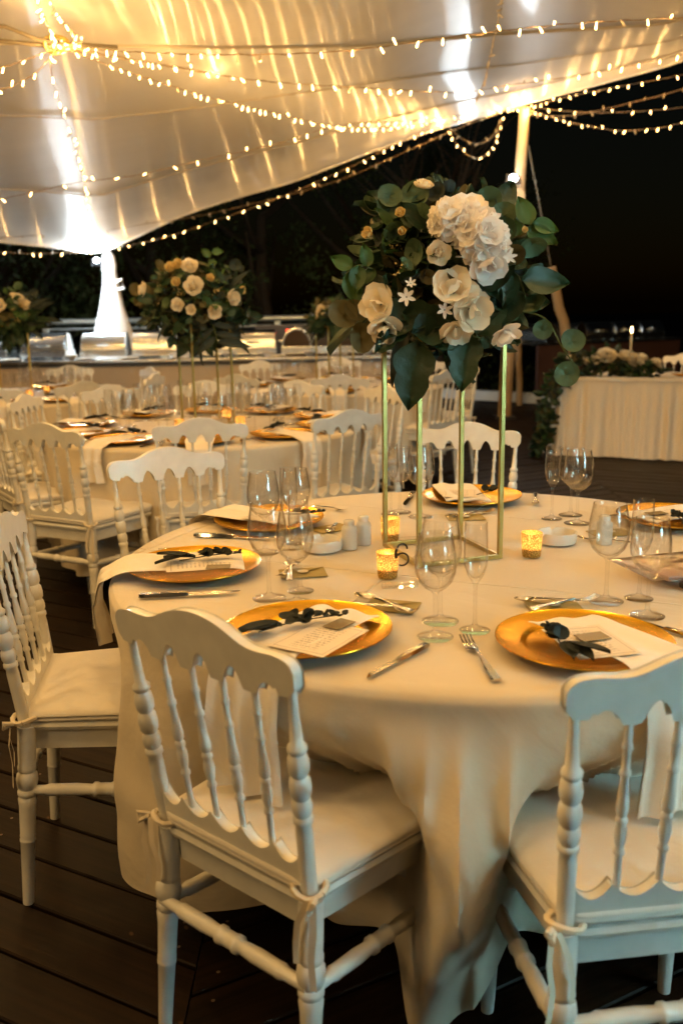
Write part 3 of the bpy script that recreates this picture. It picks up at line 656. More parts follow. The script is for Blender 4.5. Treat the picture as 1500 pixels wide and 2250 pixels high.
    for f_, z in ((.85, .495), (.6, .501), (.35, .503), (.12, .503)): rs.append([(x*f_, y*f_, z+.008*noise.noise(Vector((x*f_*11, y*f_*11, 7)))) for x, y in outl(-.003)])
    q.grid(rs, True); q.f.append(tuple((len(rs)-1)*n_+i for i in range(n_)))
    cu = O('cushion', q.mesh('cushion', auto=75), M_cush, t)
    for s_ in (-1, 1):
        q = MB(); c = Vector((s_*.180, -.192, .468))
        q.tube([c+Vector((.028*math.cos(a), .028*math.sin(a), .004*math.sin(a*2))) for a in [i*math.pi/6 for i in range(13)]], .006, 6)
        q.tube([c+Vector((s_*.03, -.02, 0)), c+Vector((s_*.043, -.040, .008)), c+Vector((s_*.037, -.042, -.006)), c+Vector((s_*.028, -.024, 0))], .0055, 6)
        def ribbon(pp, w_):
            L = [(Vector(a)-Vector((w_/2, 0, 0)), Vector(a)+Vector((w_/2, w_*.4, 0))) for a in pp]; vs = [v for ab in L for v in ab]
            q.add(vs, [(2*i, 2*i+1, 2*i+3, 2*i+2) for i in range(len(pp)-1)])
        ribbon([c+Vector(v) for v in ((s_*.03, -.028, 0), (s_*.036, -.036, -.05), (s_*.028, -.034, -.10), (s_*.034, -.036, -.155))], .011)
        ribbon([c+Vector(v) for v in ((s_*.02, -.03, 0), (s_*.006, -.04, -.04), (s_*-.004, -.035, -.085), (s_*-.002, -.037, -.12))], .010)
        O('tie', q.mesh('tie'), M_tie, cu)
    st = [(.0125, 0), (.0135, .05), (.0175, .06), (.0165, .07), (.0175, .12), (.0145, .155), (.0205, .160), (.0205, .168), (.0175, .173), (.018, .185), (.0175, .197), (.0205, .202), (.0205, .21), (.0145, .215), (.0175, .25), (.0165, .30), (.0175, .31), (.0135, .32), (.0125, .37)]
    for a, b_ in (((-.190, -.212, .300), (.190, -.212, .300)), ((-.188, .172, .285), (.188, .172, .285)), ((-.190, -.210, .292), (-.187, .172, .262)), ((.190, -.210, .292), (.187, .172, .262))):
        M_, L_ = align(a, b_); O('stretcher', MB().lathe([(r*.86, z*L_/.37) for r, z in st], 12, M_).mesh('stretcher', auto=50), M_white, t)
    return t
CH0 = make_chair(); used = [False]
def chair(backmid, face, label, group, rail=False):
    """backmid: floor point midway between rear posts (or below the top rail when rail=True); face: heading in degrees"""
    d = Vector((math.cos(R_(face)), math.sin(R_(face)), 0)); off = .238 if rail else .20
    p = Vector((backmid[0], backmid[1], 0))+d*off
    rz = R_(face-90); CH0.scale = (1, 1, 1.02)
    if not used[0]:
        used[0] = True; CH0.location = p; CH0.rotation_euler = (0, 0, rz); CH0['label'] = label; CH0['group'] = group; return CH0
    return clone(CH0, label, p, rz, group)

T1 = Vector((0, 0)); T2 = Vector((-1.08, 2.90)); T3 = Vector((-2.88, 5.05)); T4 = Vector((-.35, 5.55))
G1 = 'white chairs round the nearest table'; G2 = 'white chairs round the second table'; G3 = 'white chairs round the back tables'
chair((.215, 1.455), -106.6, 'white chair on the far side of the nearest table, seen through the gold posts', G1, True)
chair((-.93, .89), -59.6, 'white chair behind the back left plate of the nearest table, back to the second table', G1, True)
chair((-1.100, -.157), 7.5, 'white chair at the left edge with its whole seat and two legs bare', G1)
chair((-.520, -.897), 49.5, 'large white chair nearest the camera, back turned, striped napkin hanging behind its spindles', G1)
chair((.200, -1.085), 97, 'large white chair at the lower right with a plain napkin hanging behind its spindles', G1)
chair((1.06, -.62), 150, 'white chair at the right side of the nearest table, beyond the plastic pouch', G1)
chair((1.08, .64), 209, 'white chair at the right edge behind the plate with the tree-shaped sprig', G1)
chair((-1.62, 1.72), 63, 'white chair at the left, back turned, drawn up to the second table', G2, True)
chair((-.946, 1.80), 100, 'white chair at the near side of the second table, just left of the gold posts', G2, True)
chair((-.27, 2.05), 124, 'white chair at the near right of the second table, behind the leftmost gold post', G2, True)
for a, lb in ((-150, 'white chair beside the second table, its seat cut by the left picture edge'), (165, 'white chair at the left edge behind, slightly beyond the second table'), (130, 'white chair on the far left side of the second table'),
              (98, 'white chair at the far side of the second table behind its flower stand'), (66, 'white chair on the far right side of the second table'), (25, 'white chair at the right of the second table, seen between the gold posts')):
    c = T2+Vector((math.cos(R_(a)), math.sin(R_(a))))*1.15; chair(c, a+180+rnd.uniform(-8, 8), lb, G2, True)
for a, lb in ((37, 'side-on white chair right of the back left table'), (-10, 'white chair at the near right of the back left table'), (-48, 'white chair turned to the back left table, behind the second table'), (-80, 'white chair near side of the back left table at the picture edge'), (85, 'white chair between the back left table and the buffet')):
    c = T3+Vector((math.cos(R_(a)), math.sin(R_(a))))*1.15; chair(c, a+180+rnd.uniform(-8, 8), lb, G3, True)
for a, lb in ((128, 'white chair at the far left of the back middle table against the buffet'), (88, 'white chair at the far side of the back middle table against the buffet'), (42, 'side-on white chair at the far right of the back middle table'), (5, 'side-on white chair at the right of the back middle table'),
              (-42, 'white chair at the near right of the back middle table'), (-88, 'white chair at the near side of the back middle table, back turned'), (-130, 'white chair at the near left of the back middle table')):
    c = T4+Vector((math.cos(R_(a)), math.sin(R_(a))))*1.15; chair(c, a+180+rnd.uniform(-8, 8), lb, G3, True)

# ================================================================ tables and cloths
def table(c, label):
    t = thing('round_table', label, 'table', (c[0], c[1], 0), 0, 'round banquet tables')
    O('tabletop', MB().lathe([(.875, .725), (.88, .730), (.88, .750), (.875, .754)], 64).mesh('tabletop'), mat('plywood', (.32, .22, .12), .6), t)
    for s_ in ((.45, .4), (-.45, .4), (.45, -.4), (-.45, -.4)):
        O('leg', MB().tube([(s_[0], s_[1], 0), (s_[0]*.9, s_[1]*.9, .727)], .016, 8).mesh('leg'), M_metal, t)
    return t
def cloth(c, seats, label, cat_group, m, nth=420, nz=34, seed=1, ridges=(), hem=.16, small=.010, fan_c=0, fan=(), bell=0):
    rr = random.Random(seed); R0 = .895; ZT = .760
    ph = [rr.uniform(0, 6.28) for _ in range(6)]
    folds = [(rr.uniform(0, 360), rr.uniform(2.5, 5.5), rr.uniform(.012, .045)) for _ in range(26)]
    rows = []
    def dd(a, b): return (a-b+180) % 360-180
    for rfr in [i/26 for i in range(26)]: rows.append([(R0*rfr*math.cos(2*math.pi*k/nth), R0*rfr*math.sin(2*math.pi*k/nth), ZT+.0026*noise.noise(Vector((rfr*5*math.cos(2*math.pi*k/nth), rfr*5*math.sin(2*math.pi*k/nth), seed)))) for k in range(nth)])
    ks = [0, .006, .014, .025, .04]+[.04+(1-.04)*((i+1)/nz)**1.05 for i in range(nz)]
    for tt in ks:
        row = []
        for k in range(nth):
            a = 360*k/nth; th = R_(a)
            hz = hem+.030*math.sin(2*th+ph[0])+.022*math.sin(5*th+ph[1])
            push = 0
            for sa in seats:
                d = abs(dd(a, sa)); push = max(push, 1-sst(12, 23, d))
            big = 0; lift = 0
            for (ra, rw, ram, rh) in ridges:
                d = dd(a, ra-(4.5*sst(.4, 1, tt) if ram > .06 else 0)); w_ = rw*(2.5-1.95*sst(0, .55, tt) if ram > .06 else 1.9-tt); g_ = math.exp(-(d/w_)**2); push *= 1-(math.exp(-(d/(15-10.5*sst(.05, .5, tt)))**2))*(1 if ram > .06 else 0); big += ram*g_*(1-bell*sst(.35, 1, tt)) if ram > .06 else ram*g_; lift += rh*math.exp(-(d/(rw*.8))**2)
            z = ZT-(ZT-hz+lift)*tt if tt > 0 else ZT
            drop = ZT-z
            act = sst(.02, .30, drop)
            r = R0+.012*sst(0, .012, drop)-.205*push*sst(.06, .30, drop)
            f = 0
            for fa, fw, fam in folds:
                d = dd(a, fa+3*math.sin(drop*5+fa)); f += fam*math.exp(-(d/(fw*(.8+.5*tt)))**2)
            for j, (o_, fw, fam) in enumerate(fan):
                d = dd(a, fan_c+o_*1.25*(1-.85*tt)+1.5*math.sin(drop*4+j)); f += 2.5*fam*math.exp(-abs(d/(.62*fw*(1-.40*tt)))**1.2)*sst(.010, .10, drop)*(1-sst(.28, .80, tt))
            f += small*math.sin(th*31+ph[2]+2*math.sin(th*3+ph[3]))
            r += (f-.012)*act*(1-.35*push) + big*sst(.03, .42, drop)
            r += .004*noise.noise(Vector((math.cos(th)*6, math.sin(th)*6, drop*9)))*act*2
            row.append((r*math.cos(th), r*math.sin(th), z-(.0 if tt else 0)))
        rows.append(row)
    b = MB(); b.grid(rows, True); me = b.mesh('tablecloth', auto=85)
    o = O('tablecloth', me, m, None, (c[0], c[1], 0)); tag(o, label, 'tablecloth', cat_group)
    return o
SE1 = [80, 137, 188, 244, 285, 330, 31]
table(T1, 'round banquet table nearest the camera under a cream cloth')
cloth(T1, SE1, 'cream satin tablecloth draped in deep folds over the nearest round table', 'cream tablecloths', M_cloth, seed=3, nth=720, nz=56,
      fan_c=263.5, bell=1.9, fan=((-21, 1.8, .026), (-15.5, 1.5, .020), (-9, 2.4, .036), (-3.8, 1.3, .018), (.5, 2.0, .032), (5.2, 1.4, .020), (10.5, 2.6, .040), (16, 1.5, .020), (21, 2.2, .026)), ridges=((264, 6.2, .080, .09), (212, 6, .035, .02), (203, 4, .03, 0), (221, 2.4, .025, 0), (305, 6, .06, .0)))
table(T2, 'round banquet table of the second row under a cream cloth'); table(T3, 'round banquet table at the back left by the buffet'); table(T4, 'round banquet table at the back middle by the buffet')
cloth(T2, [], 'cream tablecloth on the second table with the bushy flower stand', 'cream tablecloths', M_cloth2, nth=360, nz=20, seed=11, small=.014)
cloth(T3, [], 'cream tablecloth on the back left table', 'cream tablecloths', M_cloth2, nth=240, nz=12, seed=12, small=.014)
cloth(T4, [], 'cream tablecloth on the back middle table', 'cream tablecloths', M_cloth2, nth=240, nz=12, seed=13, small=.014)
ZC = .762
# ================================================================ tableware
def plate_mesh():
    p = [(0, .006), (.105, .006), (.112, .009), (.118, .014), (.122, .015), (.150, .018), (.1655, .023), (.168, .0245), (.1685, .023), (.166, .0205), (.15, .014), (.12, .008), (.11, .001), (.0, .001)]
    return MB().lathe(p, 72, None, False).mesh('charger_plate', auto=60)
ME_PL = plate_mesh(); ME_PL.materials.append(M_plate)
def wine_prof(): return [(.0005, .0005), (.036, .0005), (.0365, .0015), (.034, .003), (.020, .006), (.008, .010), (.0048, .018), (.0040, .035), (.0038, .075), (.0046, .090), (.010, .097), (.022, .104), (.034, .117), (.0405, .135), (.0420, .150), (.0405, .172), (.0365, .195), (.0335, .2120), (.0335, .2128), (.0322, .2120), (.0350, .195), (.0390, .172), (.0405, .150), (.0390, .136), (.0325, .1195), (.021, .1075), (.009, .102), (.0005, .101)]
def flute_prof(): return [(.0005, .0005), (.031, .0005), (.0315, .0015), (.029, .003), (.016, .006), (.007, .010), (.0042, .018), (.0036, .035), (.0036, .085), (.0045, .098), (.010, .108), (.018, .121), (.0232, .138), (.0245, .155), (.0240, .185), (.0225, .2260), (.0225, .2268), (.0213, .226), (.0227, .185), (.0231, .155), (.0218, .139), (.0168, .124), (.008, .113), (.0005, .111)]
def gmesh(pr, n, nm, sc=1):
    m = MB().lathe([(r*sc, z*sc) for r, z in pr], n, None, False).mesh(nm, auto=70); m.materials.append(M_glass); return m
ME_W = gmesh(wine_prof(), 40, 'wine_glass'); ME_WB = gmesh([(r*1.06, z*1.05) for r, z in wine_prof()], 40, 'wine_glass'); ME_F = gmesh(flute_prof(), 32, 'champagne_flute')
outer_w = [p for p in wine_prof()[:18]]; outer_f = flute_prof()[:16]
ME_W2 = gmesh(outer_w, 18, 'wine_glass'); ME_F2 = gmesh(outer_f, 16, 'champagne_flute')
def glass(kind, p, label, grp, far=False, z=ZC):
    me = {'w': ME_W2 if far else ME_W, 'W': ME_W2 if far else ME_WB, 'f': ME_F2 if far else ME_F}[kind]
    o = O('champagne_flute' if kind == 'f' else 'wine_glass', me, None, None, (p[0], p[1], z), (0, 0, rnd.uniform(0, 6)))
    return tag(o, label, 'glass', grp)
ME_W2.materials[0] = ME_F2.materials[0] = M_glassF
# cutlery, along +X from handle end (0) to tip
def flatware(sections, name, bev=0):
    b = MB(); rows = []
    for x, w_, z, th in sections: rows.append([(x, -w_/2, z), (x, -w_*.35, z+th), (x, w_*.35, z+th), (x, w_/2, z), (x, w_*.3, z-th*.3), (x, -w_*.3, z-th*.3)])
    b.grid(rows, True); n = len(rows); b.f.append((0, 1, 2, 3, 4, 5)); b.f.append(tuple((n-1)*6+i for i in (5, 4, 3, 2, 1, 0))); return b
def fork_mesh():
    b = flatware([(0, .016, .004, .003), (.004, .019, .004, .003), (.05, .014, .006, .003), (.10, .007, .009, .003), (.125, .0065, .010, .003), (.137, .018, .006, .002), (.150, .023, .003, .002)], 'fork')
    for k in range(4):
        y = (k-1.5)*.0063; r = [[(x, y-.0018, z), (x, y+.0018, z), (x, y+.0018, z+.0016), (x, y-.0018, z+.0016)] for x, z in ((.149, .003), (.165, .003), (.185, .006), (.198, .011))]
        b.grid(r, True); n = len(b.v); b.f.append((n-4, n-3, n-2, n-1))
    m = b.mesh('fork', auto=50); m.materials.append(M_steel); return m
def knife_meshes():
    h = flatware([(0, .015, .003, .006), (.003, .018, .003, .007), (.06, .019, .003, .008), (.105, .015, .003, .007), (.112, .012, .003, .005)], 'handle').mesh('handle', auto=50); h.materials.append(M_steel)
    b = MB(); rows = []
    for x, a, c in ((.110, -.006, .007), (.13, -.008, .0085), (.17, -.009, .009), (.205, -.006, .009), (.222, .002, .008), (.229, .007, .0075)):
        rows.append([(x, a, .0045), (x, c, .006), (x, c, .004), (x, a, .004)])
    b.grid(rows, True); b.f.append((0, 1, 2, 3)); m = b.mesh('blade', auto=30); m.materials.append(mat('blade_steel', (.42, .38, .33), .10, metal=1)); return h, m
def spoon_mesh():
    b = flatware([(0, .013, .004, .0025), (.004, .016, .004, .003), (.04, .012, .006, .003), (.085, .006, .009, .003), (.105, .006, .009, .003)], 'spoon'); rows = []
    for i in range(7):
        rr_ = i/6; rows.append([(.128+rr_*.027*math.cos(2*math.pi*k/20), rr_*.0175*math.sin(2*math.pi*k/20)*(1-.12*math.cos(2*math.pi*k/20)), .001+.008*rr_**2) for k in range(20)])
    b.grid(rows, True); m = b.mesh('spoon', auto=60); m.materials.append(M_steel); return m
ME_FK = fork_mesh(); ME_KH, ME_KB = knife_meshes(); ME_SP = spoon_mesh()
def lay(kind, a, b, label, grp, z=ZC+.001, s=None, tilt=0):
    """cutlery from handle end a to tip b"""
    a, b = Vector(a), Vector(b); d = b-a; L = {'fork': .198, 'knife': .229, 'spoon': .155}[kind]; sc = (d.length/L) if s is None else s
    sc = max(.72, min(1.08, sc)); ang = math.atan2(d.y, d.x); mid = (a+b)/2; st = mid-d.normalized()*L*sc/2
    if kind == 'knife':
        o = thing('table_knife', label, 'knife', (st.x, st.y, z), ang, grp); O('handle', ME_KH, None, o); O('blade', ME_KB, None, o)
        o.scale = (sc,)*3
    else:
        o = O('table_fork' if kind == 'fork' else 'spoon', ME_FK if kind == 'fork' else ME_SP, None, None, (st.x, st.y, z), (0, tilt, ang), sc); tag(o, label, kind, grp)
    return o
def sheet(w_, h_, name, m, nx=10, ny=12, wav=.002, seed=0, th=.0012):
    b = MB(); rows = []
    f = lambda x, y: wav*noise.noise(Vector((x*14+seed, y*14, seed)))+wav*.8*noise.noise(Vector((x*5, y*5+seed, seed)))
    for j in range(ny+1): rows.append([((i/nx-.5)*w_, (j/ny-.5)*h_, f((i/nx-.5)*w_, (j/ny-.5)*h_)) for i in range(nx+1)])
    b.grid(rows); me = b.mesh(name, auto=80); uv = me.uv_layers.new(name='UVMap')
    for l in me.loops:
        v = me.vertices[l.vertex_index].co; uv.data[l.index].uv = (v.x/w_+.5, v.y/h_+.5)
    me.materials.append(m); return me
def napkin(c, ang, r0, hang, wd, label, grp, z0=.790, yaw=0, seed=0, edge=.915, split=False, far=False, hw=None):
    """folded linen strip lying over the plate at radius r0.. and hanging over the table edge; c is the table centre"""
    rr = random.Random(seed); t = R_(ang); path = []
    path += [(r0, z0-.002), (r0+.03, z0+.002), (.72, z0+.001), (.80, z0+.002), (.855, z0+.001), (.885, z0-.008), (edge-.010, ZC+.010)]
    if hang > 0: path += [(edge+.008, ZC+.001), (edge+.016, ZC-.02), (edge+.020, ZC-.05), (edge+.022, ZC-hang*.4), (edge+.012, ZC-hang*.72), (edge+.006, ZC-hang)]
    path = [(p.x, p.z) for p in catmull([(a, 0, b) for a, b in path], 4)]
    b = MB(); n = 22 if not far else 10; hw = hw or wd*.85
    for layer in (0, 1):
        rows = []
        for i, (r, z) in enumerate(path):
            f_ = sst(.84, .93, r) if hang > 0 else 0; w_ = wd*(1-f_)+hw*f_
            lat = yaw*(r-.72)*(1-f_)+yaw*.12*f_; row = []
            for k in range(n+1):
                u = k/n-.5; amp = .0035+.010*f_*sst(ZC, ZC-.12, z)
                off = amp*math.sin(u*13+seed+r*5)+.006*noise.noise(Vector((u*5+seed, r*9, z*6)))
                y = u*w_+lat; zz = z+(off*.6+.0035*layer*(1 if abs(u) < .49 else .2))*(1-f_)
                rrr = r+(off+.004*layer)*f_
                row.append((rrr*math.cos(t)-y*math.sin(t), rrr*math.sin(t)+y*math.cos(t), zz))
            rows.append(row)
        b.grid(rows)
    o = O('napkin', b.mesh('napkin', auto=80), M_nap, None, (c[0], c[1], 0)); tag(o, label, 'napkin', grp); return o
def disc(rx, ry, n=12, cup=.003, name='leaf', vein=.0015):
    b = MB(); rows = []
    for i in range(4):
        f = i/3; rows.append([(ry*f*math.cos(2*math.pi*k/n)+ry, rx*f*math.sin(2*math.pi*k/n), cup*f*f+vein*abs(math.sin(2*math.pi*k/n))) for k in range(n)])
    b.grid(rows, True); return b.mesh(name, auto=80)
def lance(L, W, name='leaf', cup=.004, droop=.0, nx=8, wavy=0.0, lobed=0):
    b = MB(); rows = []
    for i in range(nx+1):
        t = i/nx; w_ = W*(math.sin(math.pi*min(1, t**.75))**.85)+.0004
        if lobed: w_ *= .72+.28*abs(math.sin(t*math.pi*lobed))
        z = -droop*L*t*t+wavy*math.sin(t*9)
        rows.append([(L*t, -w_, z+cup), (L*t, -w_*.5, z+cup*.4), (L*t, 0, z-cup*.3), (L*t, w_*.5, z+cup*.4), (L*t, w_, z+cup)])
    b.grid(rows); return b.mesh(name, auto=80)
ME_SL = disc(.011, .010, 10, .004); ME_SL.materials.append(M_sprig)
ME_SB = lance(.085, .015, 'leaf', .005, .05); ME_SB.materials.append(M_sprig)
def sprig(p, ang, label, L=.15, seed=0, z=.80, big=True, s=1.0, grp='dark eucalyptus sprigs on the plates', scale=1.0):
    rr = random.Random(seed); t = thing('eucalyptus_sprig', label, 'sprig', (p[0], p[1], z), ang, grp)
    pts = [Vector((x*L, .010*math.sin(x*3+seed), .004+.006*x)) for x in [i/8 for i in range(-3, 9)]]
    O('stem', MB().tube(pts, .0014, 5).mesh('stem'), M_sprig, t)
    n = 9
    for k in range(n):
        x = L*(.12+.88*k/(n-1)); sc = (1.25-.65*k/(n-1))*s
        for s_ in (-1, 1):
            O('leaf', ME_SL, None, t, (x+rr.uniform(-.004, .004), .010*math.sin(x/L*3+seed), .007), (rr.uniform(-.6, .6), rr.uniform(-1.0, .1), s_*rr.uniform(.7, 1.5)), sc)
    if big:
        for k in range(3): O('leaf', ME_SB, None, t, (-.01*k, 0, .006+.003*k), (rr.uniform(-.3, .3), rr.uniform(-.2, .1), math.pi+(k-1)*.35), (1, 1.15, 1))
    t.scale = (scale,)*3
    return t
ME_ENV = None
def envelope(p, ang, label, w_=.115, h_=.078):
    t = thing('envelope', label, 'envelope', (p[0], p[1], ZC+.001), ang, 'gold kraft envelopes')
    O('body', MB().box((0, 0, .001), (w_, h_, .0016)).mesh('body', False), M_env, t)
    f = MB(); f.add([(-w_/2, h_/2, .0025), (w_/2, h_/2, .0025), (0, -.004, .006)], [(0, 2, 1)]); f.add([(-w_/2, h_/2, .0022), (w_/2, h_/2, .0022), (0, -.004, .0052)], [(0, 1, 2)]); O('flap', f.mesh('flap', False), M_env, t)
    O('seal', MB().lathe([(.0, .0062), (.0135, .0062), (.014, .0068), (0, .0072)], 20, Matrix.Translation((0, -.002, 0)), False).mesh('seal'), M_seal, t); return t

SET = [ # plate centre, seat name
 ((0.134, 0.753), 'far', 'far side seat behind the gold posts'),
 ((-0.537, 0.412), 'backleft', 'back left seat beyond the white shakers'),
 ((-0.689, -0.099), 'left', 'left seat beside the bare left chair'),
 ((-0.385, -0.597), 'frontleft', 'front seat of the chair nearest the camera'),
 ((0.144, -0.686), 'frontright', 'front right seat of the lower right chair'),
 ((0.681, 0.344), 'right', 'right seat with the tree-shaped sprig')]
ANG = {}
for p, k, d in SET:
    a = math.degrees(math.atan2(p[1], p[0])); ANG[k] = a
    rr_ = math.hypot(*p); p = (p[0]*min(1, .722/rr_), p[1]*min(1, .722/rr_)) if k != 'right' else p
    tag(O('charger_plate', ME_PL, None, None, (p[0], p[1], ZC), (R_(rnd.uniform(-1, 1)), 0, rnd.uniform(0, 6))), 'shiny gold charger plate at the '+d, 'plate', 'gold charger plates')
GN = 'folded cream napkins'
napkin((0, 0), 83, .585, .05, .145, 'cream napkin on the far plate behind the gold posts', GN, seed=1, yaw=.2)
napkin((0, 0), 144, .54, .14, .15, 'cream napkin on the back left plate beyond the white shakers', GN, seed=2, yaw=.1)
napkin((0, 0), 189, .575, .16, .155, 'cream napkin draped off the left edge of the nearest table', GN, seed=3, yaw=-.1)
napkin((0, 0), 238.5, .60, .24, .150, 'cream napkin hanging behind the spindles of the nearest chair', GN, seed=4, yaw=-.1, hw=.155)
napkin((0, 0), 284.5, .605, .235, .150, 'plain cream napkin hanging behind the lower right chair', GN, seed=5, yaw=.25, hw=.145)
napkin((0, 0), 27, .62, .10, .15, 'cream napkin on the right hand plate with the tree-shaped sprig', GN, seed=6, yaw=0)
def card(p, ang, w_, h_, label, z=.7975, tilt=(0, 0), seed=0):
    t = O('menu_card', sheet(w_, h_, 'menu_card', M_card, 6, 8, .0018, seed), None, None, (p[0], p[1], z), (tilt[0], tilt[1], ang)); tag(t, label, 'menu', 'printed menu cards'); return t
def lerp2(a, b, t): return (a[0]+(b[0]-a[0])*t, a[1]+(b[1]-a[1])*t)
CA = ((-0.664, -0.165), (-0.362, -0.696), (0.141, -0.738), (0.081, 0.662), (-0.534, 0.346), (0.651, 0.296))
card(CA[0], R_(100), .10, .165, 'menu card with a printed border on the left plate under the long sprig', seed=1)
card(CA[1], R_(-32), .125, .165, 'menu card with faint printing on the plate before the nearest chair', seed=2)
card(CA[2], R_(12), .120, .165, 'menu card under the star-leaved sprig on the front right plate', seed=3)
card(CA[3], R_(-8), .11, .13, 'menu card on the far plate', seed=4)
card(CA[4], R_(50), .10, .14, 'menu card on the back left plate behind the tall glasses', seed=5)
card(CA[5], R_(-60), .10, .15, 'menu card on the right plate', seed=6)
for p, a, lb in (((-0.615, -0.201), .05, 'small smoked place tile on the left menu card'), ((-0.323, -0.631), .9, 'small smoked place tile on the menu before the nearest chair'), ((0.149, -0.726), .3, 'small glossy place tile on the front right menu'), ((0.612, 0.299), .3, 'small gold place tile on the right menu')):
    tag(O('place_tile', MB().box((0, 0, 0), (.058, .038, .0012)).mesh('place_tile', False), M_tile, None, (p[0], p[1], .8015), (0, 0, a)), lb, 'place card', 'small place tiles')
sp = [((-0.68, -0.133), (-0.573, -0.116)), ((-0.434, -0.653), (-0.316, -0.595)), ((0.088, -0.774), (0.07, -0.711)), ((0.153, 0.621), (0.161, 0.632)), ((-0.459, 0.358), (-0.445, 0.356)), ((0.636, 0.182), (0.647, 0.222))]
lab = ['long dark eucalyptus sprig across the left plate', 'dark eucalyptus sprig with a broad ribbon leaf on the plate before the nearest chair', 'star-shaped dark sprig on the front right plate', 'small dark curled sprig on the far plate', 'dark sprig half hidden by glasses on the back left plate', 'tree-shaped dark sprig on the right plate']
for i, ((a, b), lb) in enumerate(zip(sp, lab)):
    dx, dy = b[0]-a[0], b[1]-a[1]; L = math.hypot(dx, dy)
    sprig(a, math.atan2(dy, dx), lb, L=max(.085, min(.17, L*1.0)), seed=i, s=(.95 if i > 2 else 1.15), big=i < 3, z=.802)
GG = 'glasses on the nearest table'
for k, p, lb in (('W', (-0.483, -0.337), 'large wine glass left of the envelope, in front of the left plate'), ('f', (-0.414, -0.285), 'champagne flute just right of the large glass by the left plate'), ('w', (-0.419, -0.374), 'wine glass overlapping the flute before the left plate'),
                 ('W', (-0.524, 0.069), 'wine glass standing before the back left plate, leftmost there'), ('f', (-0.458, 0.109), 'flute before the back left plate between two wine glasses'), ('w', (-0.442, 0.174), 'wine glass before the back left plate, tallest at its back'),
                 ('f', (-0.158, 0.517), 'flute at the far seat, left of two, beside the gold post'), ('w', (-0.128, 0.542), 'narrow wine glass at the far seat beside the flute'), ('W', (-0.068, 0.471), 'wine glass at the far seat between two gold posts'),
                 ('f', (0.331, 0.414), 'flute standing alone on the far right, left of two wine glasses'), ('w', (0.4, 0.46), 'smaller wine glass behind the large one on the far right'), ('W', (0.392, 0.348), 'large wine glass on the far right against the dark deck'),
                 ('W', (-0.112, -0.514), 'wine glass before the gold stand, rear one of the crossed pair'), ('w', (-0.132, -0.607), 'wine glass before the gold stand, front one of the crossed pair'), ('f', (-0.048, -0.573), 'flute right of the crossed pair before the gold stand'),
                 ('W', (0.268, -0.399), 'wide wine glass above the front right plate by the ashtray'), ('f', (0.346, -0.384), 'flute above the front right plate beside the plastic pouch'), ('w', (0.326, -0.502), 'wine glass nearest the knife of the front right plate')):
    glass(k, p, lb, GG)
GC = 'cutlery on the nearest table'
for k, a, b, lb in (('knife', (-0.785, -0.32), (-0.554, -0.298), 'table knife lying below the left plate'), ('fork', (-0.821, 0.109), (-0.669, 0.118), 'fork mostly hidden behind the left plate'),
                    ('knife', (-0.751, 0.265), (-0.498, 0.204), 'table knife before the back left plate'), ('fork', (-0.405, 0.648), (-0.307, 0.57), 'fork right of the back left plate'),
                    ('fork', (-0.588, -0.573), (-0.497, -0.418), 'fork left of the plate before the nearest chair'), ('fork', (-0.047, -0.85), (-0.077, -0.625), 'fork left of the front right plate'),
                    ('knife', (0.37, -0.642), (0.291, -0.535), 'table knife right of the front right plate'), ('knife', (-0.06, 0.842), (-0.11, 0.624), 'table knife left of the far plate'),
                    ('fork', (0.359, 0.789), (0.318, 0.589), 'fork right of the far plate'), ('spoon', (-0.168, -0.482), (-0.289, -0.355), 'spoon crossing the envelope before the nearest chair'),
                    ('fork', (-0.293, -0.416), (-0.156, -0.482), 'fork lying on the envelope before the nearest chair'), ('knife', (-0.153, -0.662), (-0.28, -0.819), 'table knife half under the napkin of the nearest seat'),
                    ('spoon', (0.2, -0.428), (0.061, -0.413), 'spoon on the envelope above the front right plate'), ('fork', (0.086, -0.477), (0.249, -0.404), 'fork crossing the spoon above the front right plate'),
                    ('spoon', (-0.442, -0.243), (-0.446, -0.063), 'spoon on the envelope beside the left glasses'), ('fork', (-0.428, -0.073), (-0.47, -0.204), 'small fork crossing the spoon beside the left glasses'),
                    ('spoon', (0.132, 0.494), (0.012, 0.478), 'spoon before the far plate'), ('fork', (0.025, 0.444), (0.174, 0.531), 'fork before the far plate'),
                    ('spoon', (-0.332, 0.391), (-0.353, 0.264), 'spoon behind the left ashtray'), ('fork', (0.45, 0.111), (0.372, 0.148), 'fork seen through the glass by the right plate'), ('knife', (0.61, 0.457), (0.495, 0.427), 'knife at the left of the right plate')):
    lay(k, a, b, lb, GC, z=ZC+(.008 if 'envelope' in lb or 'cross' in lb else .001))
for p, a, lb in (((-0.208, -0.411), -.35, 'gold envelope with a round seal before the nearest chair seat'), ((0.145, -0.431), .05, 'gold envelope under crossed cutlery above the front right plate'), ((-0.414, -0.14), .15, 'gold envelope by the glasses of the left seat'), ((0.07, 0.447), .05, 'gold envelope before the far plate'), ((-0.346, 0.332), .6, 'gold envelope behind the left ashtray'), ((0.455, 0.217), .2, 'gold envelope seen through the wide glass')):
    envelope(p, a, lb)
